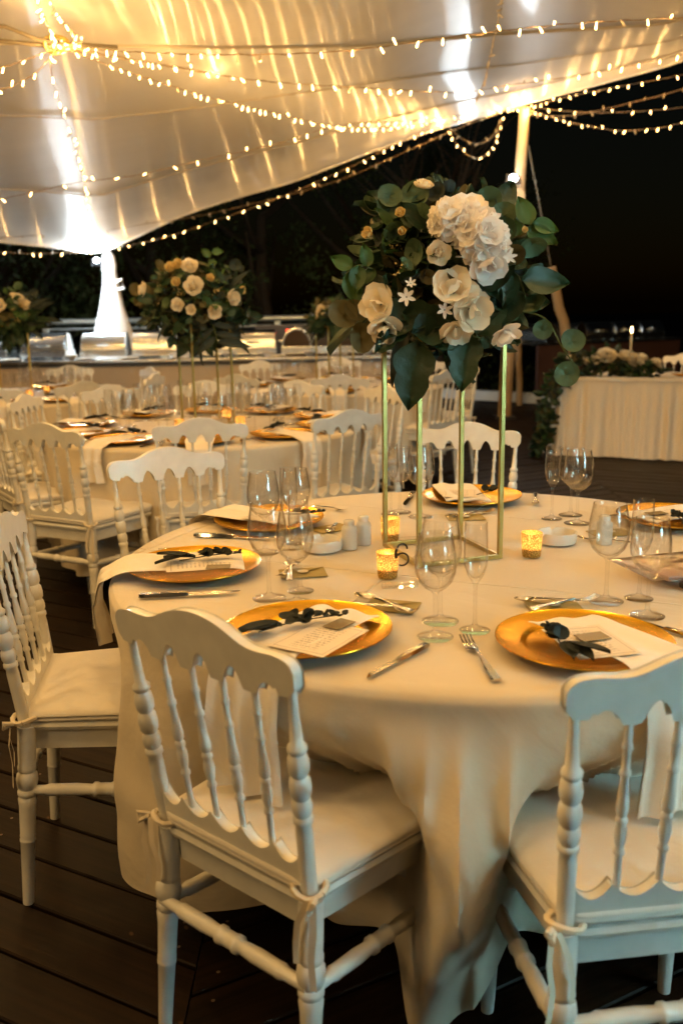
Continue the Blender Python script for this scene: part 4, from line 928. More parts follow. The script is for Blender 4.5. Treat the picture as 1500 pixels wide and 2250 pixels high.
def votive(p, label, z=ZC, s=1, light=.42):
    t = thing('votive_candle', label, 'candle', (p[0], p[1], z), rnd.uniform(0, 6), 'votive candles on the tables')
    O('glass_cup', MB().lathe([(.001, .001), (.0225, .001), (.0235, .004), (.0250, .020), (.0278, .0655), (.0270, .066), (.0240, .020), (.0222, .008), (.001, .007)], 36, None, False).mesh('glass_cup', auto=60), M_votive, t)
    O('wax', MB().lathe([(.021, .009), (.0225, .024), (.018, .0245), (.001, .0235)], 24).mesh('wax'), M_wax, t)
    O('flame', MB().lathe([(.0008, .026), (.0035, .031), (.0030, .036), (.0004, .045)], 10).mesh('flame'), M_flame, t)
    t.scale = (s,)*3
    point('candle_glow', (0, 0, .040), light, (1, .66, .36), .007, t); return t
for p, lb in (((-0.205, -0.185), 'glowing gold votive in front of the black number, nearest one'), ((-0.178, 0.186), 'glowing gold votive half hidden by the left gold post'), ((0.181, -0.015), 'glowing gold votive beside the right ashtray')): votive(p, lb)
def ashtray(p, label):
    b = MB(); rows = []; n = 60
    for r, z, notch in ((.001, .003, 0), (.047, .003, 0), (.052, .004, 0), (.054, .008, 0), (.055, .030, 1), (.054, .033, 1), (.050, .033, 1), (.048, .029, 1), (.046, .010, 0), (.001, .009, 0)):
        row = []
        for k in range(n):
            a = 2*math.pi*k/n; d = min(abs((a-c+math.pi) % (2*math.pi)-math.pi) for c in (.6, 2.7, 4.8)); zz = z-(.008*(1-sst(.05, .11, d)) if notch else 0)
            row.append((r*math.cos(a), r*math.sin(a), zz))
        rows.append(row)
    b.grid(rows, True); tag(O('ashtray', b.mesh('ashtray', auto=50), M_cer, None, (p[0], p[1], ZC), (0, 0, 1)), label, 'ashtray', 'white round ashtrays')
ashtray((-0.369, 0.088), 'white notched ashtray left of the two shakers'); ashtray((0.279, 0.123), 'white ashtray behind the right votive candle')
def shaker(p, label):
    t = thing('shaker', label, 'shaker', (p[0], p[1], ZC), 0, 'salt and pepper shakers')
    O('body', MB().lathe([(.0205, .0), (.0215, .002), (.0215, .055), (.0195, .062), (.014, .067), (.014, .069)], 32).mesh('body', auto=50), M_salt, t)
    O('cap', MB().lathe([(.0145, .068), (.0150, .070), (.0150, .078), (.012, .081), (.002, .082)], 28).mesh('cap', auto=50), M_cer, t)
shaker((-0.295, 0.098), 'white shaker nearer the ashtray, left of the pair'); shaker((-0.255, 0.145), 'white shaker right of the pair by the gold post'); shaker((0.405, 0.104), 'white shaker seen through the wide wine glass'); 
# table number on clear acrylic
nb = (-0.169, -0.263)
tn = thing('table_number', 'clear acrylic table number with black curved digits beside the nearest votive', 'table number', (nb[0], nb[1], ZC), R_(8), None)
O('acrylic_sheet', MB().box((0, 0, .062), (.095, .003, .118)).mesh('acrylic_sheet', False), M_acryl, tn)
O('acrylic_foot', MB().box((-.012, .0, .006), (.085, .022, .012)).mesh('acrylic_foot', False, .001), M_acryl, tn)
def arc(cx, cz, r, a0, a1, rad=.0022): return MB().tube([(cx+r*math.cos(R_(a)), -.003, cz+r*math.sin(R_(a))) for a in [a0+(a1-a0)*i/18 for i in range(19)]], rad, 6)
d_ = arc(-.006, .094, .0115, -5, 170); q_ = arc(-.006, .068, .0150, -120, 165); d_.add(q_.v, q_.f); q_ = MB().tube([(-.0185, -.003, .094), (-.0215, -.003, .086), (-.0205, -.003, .072)], .0035, 6); d_.add(q_.v, q_.f)
O('digit', d_.mesh('digit'), M_num, tn)
# crumpled clear pouch on the right
pc = (0.473, -0.234)
b = MB(); rws = []
for side in (1, -1):
    rws = []
    for i in range(19):
        row = []
        for j in range(25):
            u, v = i/18-.5, j/24-.5; e = max(0, (1-(2*abs(u))**4)*(1-(2*abs(v))**4))
            z = side*e*(.010+.006*noise.noise(Vector((u*7, v*7, side)))+.004*abs(noise.noise(Vector((u*19, v*17, side+4)))))
            row.append((v*.28, u*.20, .030+z))
        rws.append(row)
    b.grid(rws)
pt = thing('plastic_pouch', 'crinkled clear plastic pouch lying at the right edge of the nearest table', 'pouch', (pc[0]+.02, pc[1], ZC+.004), R_(14))
O('film', b.mesh('film', auto=60), M_film, pt); O('contents', MB().box((.02, 0, .020), (.20, .14, .012)).mesh('contents', False, .004), mat('pink_paper', (.50, .36, .30), .5), pt)
O('black_block', MB().box((-.03, -.085, .008), (.05, .02, .014)).mesh('black_block', False, .003), M_black, pt)  # small black block under the near edge of the pouch

# ================================================================ flower stands and arrangements
def stand(c, label, side=.23, hgt=.80, rz=0, tilt=(0, 0)):
    t = thing('flower_stand', label, 'flower stand', (c[0], c[1], ZC), rz, 'gold flower stands'); t.rotation_euler = (tilt[0], tilt[1], rz)
    h = side/2; w_ = .0115
    for x in (-h, h):
        for y in (-h, h): O('post', MB().box((x, y, hgt/2), (w_, w_, hgt-2*w_)).mesh('post', False, .0008), M_gold, t)
    for z in (w_/2, hgt-w_/2):
        for k in range(2):
            s_ = 1 if k else -1
            O('bar', MB().box((0, s_*h, z), (side+w_, w_, w_)).mesh('bar', False, .0008), M_gold, t)
            O('bar', MB().box((s_*h, 0, z), (w_, side-w_, w_)).mesh('bar', False, .0008), M_gold, t)
    return t
SC = (-.050, .044)
stand(SC, 'tall gold wire flower stand on the nearest table', .229, .70, R_(-26-45+0), (0, R_(-0)))
stand((T2[0]+.0, T2[1]+.1), 'tall gold flower stand on the second table', .23, .62, R_(28)); stand(T3, 'tall gold flower stand on the back left table', .23, .56, R_(20)); stand(T4, 'tall gold flower stand on the back middle table', .23, .50, R_(28))
LEAF = {}
def lm(k, me, m): me.materials.append(m); LEAF[k] = me
lm('round', disc(.024, .025, 14, .010, vein=-.004), M_leafA); lm('roundD', disc(.023, .025, 14, .011, vein=-.004), M_leafD); lm('olive', disc(.022, .026, 14, .008, vein=.004), M_leafC)
lm('dark', lance(.085, .024, cup=.008, droop=.15, wavy=.002), M_leafB); lm('lobe', lance(.11, .036, cup=.012, droop=.25, lobed=2), M_leafB); lm('blade', lance(.13, .017, cup=.006, droop=.25), M_leafD)
lm('fresh', lance(.055, .017, cup=.006, droop=.1), M_bright); lm('tiny', lance(.018, .0055, cup=.002), M_bright)
def bloom(seed, R0, m, layers=((.25, 5), (.5, 7), (.78, 8), (1.0, 9)), loose=.0, hydr=False, thin=False):
    rr = random.Random(seed); b = MB()
    def petal(c, d, up, L, W, cup):
        side = d.cross(up).normalized(); rows = []
        for i in range(6):
            t = i/5; w_ = W*(math.sin(math.pi*(.12+.80*t))**.7); lift = cup*(t**2); ctr = c+d*L*t+up*(lift*L)
            rows.append([ctr+side*w_*u+up*(cup*.35*L*(u*u))*(1 if t > .1 else .3)+up*.015*L*math.sin(3*u+seed+i*.7) for u in (-1, -.5, 0, .5, 1)])
        b.grid(rows)
    if hydr:
        for k in range(40):
            v = Vector((rr.gauss(0, 1), rr.gauss(0, 1), rr.gauss(0, 1))).normalized()
            if v.z < -.5: v.z = -v.z
            c = v*R0*rr.uniform(.62, .95); o_ = v.orthogonal().normalized(); q = v.cross(o_); a0 = rr.uniform(0, 6)
            for j in range(4):
                a = a0+j*math.pi/2+rr.uniform(-.2, .2); d = (o_*math.cos(a)+q*math.sin(a)); petal(c, (d+v*.22).normalized(), v, R0*.62, R0*.34, .18)
    else:
        for li, (f, n) in enumerate(layers):
            for k in range(n):
                a = 2*math.pi*(k+li*.5)/n+rr.uniform(-.2, .2); el = (1.35-1.15*f)+rr.uniform(-.15, .15)*(1+loose)
                d = Vector((math.cos(a)*math.cos(el), math.sin(a)*math.cos(el), math.sin(el))).normalized(); h = Vector((math.cos(a), math.sin(a), 0))
                up = (Vector((0, 0, 1))-d*d.z); up = (up*1 if up.length > .1 else -h).normalized(); up = (up-h*.3).normalized()
                petal(h*R0*.08*f, d, up, R0*(.55+.45*f), R0*(.26+.26*f)*(.42 if thin else 1), (.55-.35*f)+.1*rr.random())
    me = b.mesh('flower', auto=85); me.materials.append(m); return me
BL = {'hyd': bloom(1, .062, M_petalw, hydr=True), 'hydy': bloom(2, .055, M_petal, hydr=True), 'peo': bloom(3, .058, M_petal, loose=1), 'peow': bloom(4, .058, M_petalw, loose=1), 'rose': bloom(5, .040, M_petal, ((.2, 4), (.4, 5), (.6, 6), (.85, 7), (1, 7))), 'yel': bloom(6, .035, M_petaly, ((.3, 4), (.7, 5))), 'loosew': bloom(11, .062, M_petalw, ((.45, 3), (.85, 4), (1.05, 5)), loose=2), 'loosey': bloom(12, .060, M_petal, ((.5, 3), (.9, 4), (1.1, 5)), loose=2), 'star': bloom(7, .022, M_petalw, ((1.05, 6),), thin=True)}
def orient(o, d, roll=0):
    o.rotation_mode = 'QUATERNION'; o.rotation_quaternion = Vector(d).to_track_quat('Z', 'Y') @ Matrix.Rotation(roll, 4, 'Z').to_quaternion()
def leafdir(o, d, nrm, rr):
    x = Vector(d).normalized(); n = Vector(nrm); z = (n-x*n.dot(x)); z = z.normalized() if z.length > .05 else x.orthogonal().normalized(); y = z.cross(x)
    o.rotation_mode = 'QUATERNION'; o.rotation_quaternion = Matrix((x, y, z)).transposed().to_quaternion()
def arrangement(c, zc, rad, label, nleaf, seed, blooms, joined=False, trail=True, squash=.82, lsc=1.0):
    rr = random.Random(seed); t = thing('flower_arrangement', label, 'flowers', (c[0], c[1], zc), 0, 'flower arrangements on gold stands')
    stem = MB(); jm = MB(); jm2 = {}
    def addleaf(kind, p, d, nrm, s):
        me = LEAF[kind]
        if not joined:
            o = O('leaf', me, None, t, p, sc=s); leafdir(o, d, nrm, rr)
        else:
            x = Vector(d).normalized(); n = Vector(nrm); z = (n-x*n.dot(x)); z = z.normalized() if z.length > .05 else x.orthogonal().normalized(); y = z.cross(x)
            M_ = Matrix.Translation(p) @ Matrix((x, y, z)).transposed().to_4x4() @ Matrix.Scale(s, 4)
            jm2.setdefault(kind, MB()).add([v.co for v in me.vertices], [tuple(q.vertices) for q in me.polygons], M_)
    core = MB().lathe([(.01, -.75), (.45, -.62), (.62, -.2), (.6, .25), (.35, .6), (.01, .7)], 12); core.v = [(x*rad*.75, y*rad*.75, z*rad*.6) for x, y, z in core.v]; core.v = [(x*1.12, y*1.12, z*1.15) for x, y, z in core.v]
    O('floral_foam', core.mesh('floral_foam'), mat('moss_foam', (.015, .022, .010), .9, bump=.8, bscale=30), t)
    i = 0
    while i < nleaf:
        v = Vector((rr.gauss(0, 1), rr.gauss(0, 1), rr.gauss(0, .9))).normalized(); k = rr.random()
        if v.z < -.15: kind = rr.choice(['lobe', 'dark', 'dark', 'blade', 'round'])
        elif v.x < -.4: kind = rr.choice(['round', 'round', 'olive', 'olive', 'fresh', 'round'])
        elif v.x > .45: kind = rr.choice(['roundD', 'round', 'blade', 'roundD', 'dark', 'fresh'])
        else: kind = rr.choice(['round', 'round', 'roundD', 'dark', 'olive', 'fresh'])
        nb_ = rr.choice([1, 3, 4, 5]) if kind in ('round', 'olive', 'roundD', 'fresh') else 1
        R1 = rad*rr.uniform(.62, 1.02)*(1 if nb_ < 3 else 1.08); tip = Vector((v.x*R1*1.05, v.y*R1*.95, v.z*R1*squash)); base = tip*.45+Vector((0, 0, -.02))
        mid = base.lerp(tip, .6)+Vector((rr.uniform(-1, 1), rr.uniform(-1, 1), .6))*.02
        stem.tube([base, mid, tip], [.0022, .0018, .0010], 4)
        for j in range(nb_):
            f = 1-.16*j; p = base.lerp(tip, f) if nb_ > 1 else base.lerp(tip, .8)
            ax = (tip-base).normalized(); o_ = ax.orthogonal().normalized(); o_.rotate(Matrix.Rotation(j*2.2+rr.random()*1.5, 3, ax))
            d = (ax*(.9 if j == 0 else .35)+o_*(.3 if j == 0 else .9)+Vector((0, 0, -.15)))
            nrm = (v*.8+Vector((rr.uniform(-.6, .6), -.55+rr.uniform(-.5, .5), .5+rr.uniform(-.4, .5))))
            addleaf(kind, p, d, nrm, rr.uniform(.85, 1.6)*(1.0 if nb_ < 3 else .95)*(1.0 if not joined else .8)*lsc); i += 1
    for j in range(0 if joined else 520):
        v = Vector((rr.gauss(0, 1), rr.gauss(0, 1), rr.gauss(0, .9))).normalized(); kd = rr.choice(['dark', 'roundD', 'round', 'dark', 'tiny', 'olive']); me = LEAF[kd]
        p = Vector((v.x, v.y, v.z*squash))*rad*rr.uniform(.55, .98); x = (v*.5+Vector((rr.gauss(0, 1), rr.gauss(0, 1), rr.gauss(0, 1)))*.6).normalized(); z = (v-x*v.dot(x)).normalized(); y = z.cross(x)
        jm2.setdefault(kd, MB()).add([q.co for q in me.vertices], [tuple(q.vertices) for q in me.polygons], Matrix.Translation(p) @ Matrix((x, y, z)).transposed().to_4x4() @ Matrix.Scale(rr.uniform(.7, 1.3), 4))
    if trail:
        for (path, kd, n_) in trail:
            pp = catmull(path, 8); stem.tube(pp, .0022, 5)
            for j in range(n_):
                f = (j+.5)/n_; k = min(len(pp)-2, int(f*(len(pp)-1))); p = pp[k]; ax = (pp[k+1]-pp[k]).normalized(); s_ = 1 if j % 2 else -1
                side = ax.cross(Vector((0, -1, .2))).normalized()*s_
                addleaf(kd, p, ax*.45+side, Vector((rr.uniform(-.3, .3), -1, .35)), rr.uniform(.95, 1.3)*(.85 if f < .5 else 1.15)); i += 1
    O('stems', stem.mesh('stems'), M_stem, t)
    for k, mb in jm2.items():
        me = mb.mesh('foliage', auto=80); me.materials.append(LEAF[k].materials[0]); O('foliage', me, None, t, kind='stuff')
    for (kind, p, d, s) in blooms:
        if not joined and rad < .25: s *= .86
        o = O('flower', BL[kind], None, t, p, sc=s); orient(o, d, rr.random()*6)
    # airy filler twigs
    fl = MB()
    for k in range(7):
        v = Vector((rr.uniform(-1, 1), -rr.uniform(.2, 1), rr.uniform(-.5, .8))).normalized()*rad*rr.uniform(.85, 1.12); v.z *= squash
        for j in range(26):
            q = v*(.72+.30*j/26)+Vector((rr.gauss(0, 1), rr.gauss(0, 1), rr.gauss(0, 1)))*.008; s_ = .0035
            a = Vector((rr.gauss(0, 1), rr.gauss(0, 1), rr.gauss(0, 1))).normalized(); bb = a.orthogonal().normalized(); fl.add([q-a*s_, q+bb*s_, q+a*s_, q-bb*s_], [(0, 1, 2, 3)])
    O('filler_blossom', fl.mesh('filler_blossom', False), M_petaly, t, kind='stuff')
    return t
# main arrangement, offsets in metres from its centre (x right, y away, z up)
FC = (-.045, .03); ZF = 1.475
def fb(px, py, dy=-.20): # used only for the literal table below
    return 0
main_bl_ = [('hyd', (.005, -.215, .115), (-.05, -1, .35), 1.05), ('hyd', (.060, -.220, .075), (.25, -1, .0), 1.15), ('peow', (.062, -.23, .025), (.2, -1, -.5), .85), ('peow', (.035, -.22, .13), (.1, -.8, .6), .9),
    ('peo', (-.045, -.225, .055), (-.2, -1, .1), .75), ('peo', (-.005, -.235, -.045), (.0, -1, .2), 1.05), ('peo', (.030, -.235, -.085), (.25, -1, -.3), 1.0), ('peo', (.0, -.22, -.12), (.0, -1, -.7), .85),
    ('peo', (-.19, -.17, -.07), (-.6, -1, -.1), 1.0), ('hydy', (-.165, -.18, -.105), (-.4, -1, -.4), .72), ('rose', (-.075, -.10, .225), (.1, -.5, 1), .95), ('yel', (-.125, -.14, .17), (-.3, -.8, .6), 1.0), ('yel', (-.205, -.12, .115), (-.7, -.7, .3), 1.0), ('yel', (-.12, -.17, .12), (-.2, -1, .3), .9),
    ('rose', (.135, -.20, -.145), (.3, -.5, -1), .95), ('star', (-.115, -.235, -.045), (-.1, -1, .1), 1.3), ('star', (-.03, -.245, -.085), (.1, -1, .0), 1.2), ('star', (.12, -.22, .06), (.3, -1, .2), 1.2), ('star', (.14, -.21, -.015), (.3, -1, .2), .9), ('rose', (.02, .16, .12), (.1, .9, .4), 1), ('peo', (-.14, .16, .02), (-.4, .9, .1), 1), ('peo', (.16, .14, .0), (.5, .8, .1), 1)]
main_bl = [('hyd', (-.005, -.205, .120), (-.15, -1, .35), .85), ('hyd', (.055, -.225, .080), (.25, -1, .0), .98), ('loosew', (.065, -.235, .030), (.2, -1, -.5), .95), ('loosew', (.095, -.20, .055), (.9, -1, .1), .7), ('loosew', (.03, -.20, .145), (.1, -.8, .8), .8),
    ('peo', (-.040, -.225, .050), (-.2, -1, .1), .60), ('loosey', (-.008, -.235, -.035), (-.1, -1, .5), 1.05), ('loosey', (.030, -.235, -.075), (.35, -1, -.2), 1.0), ('loosey', (.0, -.225, -.115), (.0, -1, -.8), .8), ('loosey', (-.17, -.185, -.06), (-.5, -1, .1), .95), ('loosey', (-.16, -.19, -.11), (-.3, -1, -.6), .8),
    ('rose', (-.065, -.10, .205), (.1, -.5, 1), .75), ('yel', (-.12, -.15, .14), (-.3, -.8, .6), .75), ('yel', (-.19, -.13, .10), (-.7, -.7, .3), .85), ('yel', (-.12, -.18, .10), (-.2, -1, .3), .6), ('yel', (.16, -.17, .10), (.4, -1, .4), .45),
    ('loosew', (.115, -.21, -.125), (.2, -.6, -1), .75), ('star', (-.115, -.245, -.045), (-.1, -1, .1), 1.1), ('star', (-.03, -.255, -.075), (.1, -1, .0), 1.0), ('star', (.115, -.235, .04), (.3, -1, .2), 1.0), ('star', (-.105, -.235, -.015), (.1, -1, .4), .7), ('rose', (.02, .16, .12), (.1, .9, .4), 1), ('peo', (-.14, .16, .02), (-.4, .9, .1), 1), ('peo', (.16, .14, .0), (.5, .8, .1), 1)]
trails = [([(.16, -.12, -.08), (.22, -.15, -.10), (.26, -.16, -.165), (.300, -.16, -.22)], 'round', 4), ([(.12, -.1, .06), (.17, -.12, .10), (.195, -.12, .125)], 'fresh', 6), ([(.05, -.08, .12), (.07, -.08, .15), (.10, -.1, .125)], 'round', 5), ([(-.10, -.08, .13), (-.115, -.08, .19)], 'round', 5),
          ([(-.18, -.12, .02), (-.22, -.14, .03), (-.25, -.14, .01)], 'fresh', 5), ([(-.16, -.13, -.06), (-.20, -.15, -.09), (-.235, -.15, -.11)], 'olive', 6), ([(.10, -.14, .03), (.15, -.16, .0), (.17, -.16, -.05)], 'dark', 4), ([(-.12, -.17, -.08), (-.10, -.2, -.13), (-.06, -.2, -.16)], 'lobe', 5), ([(.0, -.18, -.10), (.03, -.2, -.13), (.06, -.2, -.14)], 'lobe', 3)]
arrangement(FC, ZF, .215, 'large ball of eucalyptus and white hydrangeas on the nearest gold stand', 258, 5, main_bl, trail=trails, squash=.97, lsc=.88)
def rand_blooms(seed, rad, n):
    rr = random.Random(seed); out = []
    for k in range(n):
        v = Vector((rr.uniform(-1, 1), -rr.uniform(.3, 1), rr.uniform(-.25, .95))).normalized(); out.append((rr.choice(['rose', 'rose', 'peo', 'yel']), (v.x*rad*.9, v.y*rad*.85, v.z*rad*.72), tuple(v), rr.uniform(.8, 1.15)*rad/.25))
    return out
bl2 = [('rose', (0, -.26, .20), (0, -1, .6), 1.25), ('rose', (.02, -.29, .10), (.1, -1, .2), 1.45), ('yel', (-.10, -.24, .19), (-.3, -.8, .6), 1.5), ('yel', (-.06, -.25, .205), (-.2, -.8, .6), 1.5), ('yel', (-.07, -.27, .12), (-.2, -1, .3), 1.3), ('peo', (-.26, -.18, .09), (-1, -.5, .1), .8),
       ('rose', (-.07, -.28, .01), (-.1, -1, 0), 1.0), ('rose', (.12, -.27, -.03), (.3, -1, -.1), 1.1), ('rose', (.21, -.2, .04), (.8, -.8, 0), 1.2), ('yel', (.25, -.16, .08), (.9, -.5, .1), 1.1), ('rose', (0, -.28, -.02), (0, -1, 0), .8), ('yel', (.10, -.25, .14), (.3, -.9, .3), 1.1)]
arrangement((T2[0]-.02, T2[1]+.1), 1.43, .295, 'bushy ball of cream roses and dark leaves on the second table', 262, 8, bl2, trail=[([(.1, -.2, -.1), (.13, -.24, -.2)], 'blade', 5), ([(-.2, -.1, .05), (-.33, -.1, .06)], 'olive', 6), ([(.05, 0, .2), (.09, 0, .30)], 'fresh', 4)])
arrangement(T3, 1.40, .225, 'small ball of cream roses on the back left table', 300, 9, rand_blooms(3, .22, 15), joined=True, trail=None, lsc=1.3)
arrangement(T4, 1.33, .175, 'small ball of cream roses on the back middle table', 260, 10, rand_blooms(4, .185, 10), joined=True, trail=None, lsc=1.25)

# ================================================================ far table settings
def far_table(c, angs, tname, seed, names, full=True, cand=3):
    rr = random.Random(seed)
    for a, nm in zip(angs, names):
        t = R_(a); u = Vector((math.cos(t), math.sin(t))); v = Vector((-math.sin(t), math.cos(t))); p = c+u*.70; d = f'{nm} of the {tname}'
        tag(O('charger_plate', ME_PL, None, None, (p.x, p.y, ZC), (0, 0, rr.random()*6)), 'gold charger plate at the '+d, 'plate', 'gold charger plates')
        napkin(c, a, .60, .17 if rr.random() < .8 else .0, .14, 'cream napkin at the '+d, GN, seed=seed+int(a), far=True)
        sp_ = c+u*(.66+rr.uniform(-.03, .03)); sprig((sp_.x, sp_.y), t+rr.uniform(.9, 2.2), 'dark sprig at the '+d, L=.11, seed=int(a), s=1.2, z=.802, big=True)
        q = c+u*.47+v*.10; glass('W', q, 'wine glass, the wide one, at the '+d, 'glasses on the far tables', True)
        q = c+u*.44+v*.02; glass('w', q, 'wine glass, the middle one, at the '+d, 'glasses on the far tables', True)
        q = c+u*.50-v*.03+v*.20; glass('f', q, 'champagne flute at the '+d, 'glasses on the far tables', True)
        if full:
            a0 = p-v*.19-u*.08; lay('fork', (a0+u*.18), a0, 'fork at the '+d, 'cutlery on the far tables')
            a0 = p+v*.20-u*.08; lay('knife', (a0+u*.2), a0, 'knife at the '+d, 'cutlery on the far tables')
    for k in range(cand):
        a = rr.uniform(0, 6.28) if not full else [-2.0, -.6, 1.2][k]; p = c+Vector((math.cos(a), math.sin(a)))*.26
        votive((p.x, p.y), f'{["glowing votive candle left of the stand", "glowing votive candle right of the stand", "glowing votive candle behind the stand"][k]} on the {tname}', light=.4)
far_table(T2, [-118, -84, -48, -152, 172, 128, 95, 62, 22, -12], 'second table', 100, ['near left seat', 'near middle seat', 'near right seat', 'left seat', 'far outer left seat', 'far left seat', 'far middle seat', 'far right seat', 'outer right seat', 'right seat'])
far_table(T3, [-80, -45, -10, 37, 85, -120], 'back left table', 200, ['near seat', 'near right seat', 'right seat', 'far right seat', 'far seat', 'near left seat'], False)
far_table(T4, [-88, -130, -42, 5, 42, 88, 128, 175], 'back middle table', 300, ['near seat', 'near left seat', 'near right seat', 'right seat', 'far right seat', 'far seat', 'far left seat', 'left seat'], False)
mc_ = T2+Vector((.02, -.42))
def holder(p, label, rz):
    tag(O('card_stand', MB().box((0, 0, .045), (.075, .035, .09)).mesh('card_stand', False, .002), mat('wood_block', (.55, .38, .18), .5, var=.15), None, (p[0], p[1], ZC), (0, 0, rz)), label, 'menu holder')
holder((T2[0]+.14, T2[1]-.42), 'small upright wooden card holder on the second table', .2)

# ================================================================ buffet
bf = thing('buffet_counter', 'long buffet counter with beige front and dark-edged steel top', 'counter', (0, 0, 0))
FY = 7.28
O('front_panel', MB().box((-2.6, FY+.05, .43), (6.0, .06, .86)).mesh('front_panel', False, .004), M_bar, bf)
O('side_panel', MB().box((.37, FY+.45, .43), (.06, .74, .86)).mesh('side_panel', False, .004), M_bar, bf)
O('edge_strip', MB().box((-2.58, FY-.003, .876), (6.10, .03, .032)).mesh('edge_strip', False, .002), M_metal, bf)
O('worktop', MB().box((-2.58, FY+.42, .905), (6.12, .88, .026)).mesh('worktop', False, .003), M_chrome, bf)
def chafer(loc, rz, label, open_=False):
    t = thing('chafing_dish', label, 'chafing dish', loc, rz, 'steel chafing dishes on the buffet')
    b = MB(); rows = []
    for x in (-.255, -.25, .25, .255):
        r = .150 if abs(x) < .253 else .142; rows.append([(x, r*math.cos(R_(a)), .075+r*.86*math.sin(R_(a))) for a in range(0, 181, 12)])
    b.grid(rows); n = len(rows[0]); b.f.append(tuple(range(n))); b.f.append(tuple(3*n+i for i in range(n)))
    O('lid', b.mesh('lid', auto=40), M_chrome, t)
    O('pan', MB().box((0, 0, .045), (.53, .33, .055)).mesh('pan', False, .006), M_chrome, t)
    O('handle', MB().tube([(-.07, -.152, .11), (-.07, -.19, .115), (.07, -.19, .115), (.07, -.152, .11)], .007, 8).mesh('handle'), M_chrome, t)
    for x in (-.23, .23):
        for y in (-.14, .14): O('leg', MB().tube([(x, y, .02), (x*1.05, y*1.05, -.0)], .009, 6).mesh('leg'), M_chrome, t)
    if open_:
        O('end_rim', MB().tube([(.262, .148*math.cos(R_(a)), .078+.130*math.sin(R_(a))) for a in range(0, 181, 10)], .013, 8).mesh('end_rim'), M_chrome, t)
        O('dark_end', MB().lathe([(.001, .258), (.138, .258), (.138, .262), (.001, .262)], 24, Matrix.Translation((0, 0, .078)) @ Matrix.Rotation(R_(90), 4, 'Y') @ Matrix.Scale(.86, 4, (1, 0, 0)), False).mesh('dark_end'), mat('dark_interior', (.05, .03, .015), .35, metal=.6), t)
    t.scale = (.92, 1, 1.35)
    return t
for px, lb in ((-4.05, 'first at the left edge'), (-3.43, 'second, left of the wrapped poles'), (-2.80, 'third, in front of the wrapped poles'), (-2.26, 'fourth, right of the wrapped poles'), (-1.72, 'fifth, behind the second table flowers'), (-1.22, 'sixth, before the row of round ends')):
    chafer((px, FY+.42, .918), R_(rnd.uniform(-3, 3)), 'closed roll-top chafing dish on the buffet, '+lb)
for px, lb in ((-.76, 'leftmost'), (-.46, 'second'), (-.17, 'third'), (.14, 'rightmost')):
    chafer((px, FY+.44, .918), R_(-90+rnd.uniform(-6, 6)), 'chafing dish turned end-on with a round bright rim, '+lb+' of that row', True)
ME_BW = MB().lathe([(.02, 0), (.025, .004), (.055, .035), (.062, .042), (.058, .042), (.05, .033), (.001, .006)], 18, None, False).mesh('bowl'); ME_BW.materials.append(M_cer)
ME_PS = MB().lathe([(.05, 0), (.09, .012), (.088, .018), (.05, .008), (.001, .007)], 20, None, False).mesh('small_plate'); ME_PS.materials.append(M_cer)
spots = [(-3.75, 'dish'), (-3.1, 'bowl'), (-2.95, 'dish'), (-2.5, 'dish'), (-2.02, 'bowl'), (-1.98, 'dish'), (-1.47, 'bowl'), (-1.05, 'bowl'), (-.98, 'dish'), (-.62, 'bowl'), (-.33, 'dish'), (-.02, 'bowl'), (.26, 'bowl')]
gaps = ['beside the first chafing dish', 'between the second and third chafing dishes', 'before the third chafing dish', 'before the fourth chafing dish', 'between the fourth and fifth chafing dishes', 'behind the fourth chafing dish gap', 'left of the sixth chafing dish', 'right of the sixth chafing dish, larger', 'right of the sixth chafing dish, flat', 'between the first two round ends', 'between the middle round ends', 'between the last round ends', 'at the right end of the buffet']
for (x, k), gname in zip(spots, gaps):
    tag(O('bowl' if k == 'bowl' else 'serving_dish', ME_BW if k == 'bowl' else ME_PS, None, None, (x, FY+.13, .919), (0, 0, 0), 1.2), ('white bowl ' if k == 'bowl' else 'white flat dish ')+gname, 'bowl' if k == 'bowl' else 'dish', 'white serving ware on the buffet')
far_pole_args = (-5.4, 7.9, 2.5)
spot('flood_and_fill_glow', (-5.3, 7.3, 2.55), (-1.6, 7.75, .9), 480, COOL, 80, .2)
# steel back shelf / balustrade
bl = thing('balustrade', 'steel and glass balustrade with a bright top rail behind the buffet', 'balustrade', (0, 0, 0))
ra, rb = Vector((-3.905, 9.24, 1.301)), Vector((0.352, 9.44, 1.26))
ra.z = rb.z = 1.29
O('top_rail', MB().tube([ra, rb], .035, 10).mesh('top_rail'), M_rail, bl); O('lower_rail', MB().tube([ra-Vector((0, 0, .09)), rb-Vector((0, 0, .09))], .018, 8).mesh('lower_rail'), M_rail, bl)
for k in range(4):
    p = ra.lerp(rb, k/3+.0); O('post', MB().box((p.x, p.y, .63), (.07, .05, 1.25)).mesh('post', False, .004), M_rail, bl)
    if k < 3:
        q = ra.lerp(rb, (k+.5)/3); O('pane', MB().box((q.x, q.y, .64), ((rb-ra).length/3-.12, .010, 1.0)).mesh('pane', False), M_pane, bl)
ap = (-0.865, 8.64, 1.092)
am = thing('amplifier_cabinet', 'dark equipment cabinet with a red standby light behind the buffet', 'cabinet', (ap[0], ap[1], 0)); O('case', MB().box((0, 0, .66), (.80, .4, 1.12)).mesh('case', False, .01), M_metal, am); rl = (-0.892, 8.39, 1.156)
O('standby_light', MB().lathe([(.001, -.02), (.016, -.012), (.016, .004), (.001, .012)], 12).mesh('standby_light'), M_red, am, (rl[0]-ap[0], rl[1]-ap[1], rl[2]), (R_(90), 0, 0))
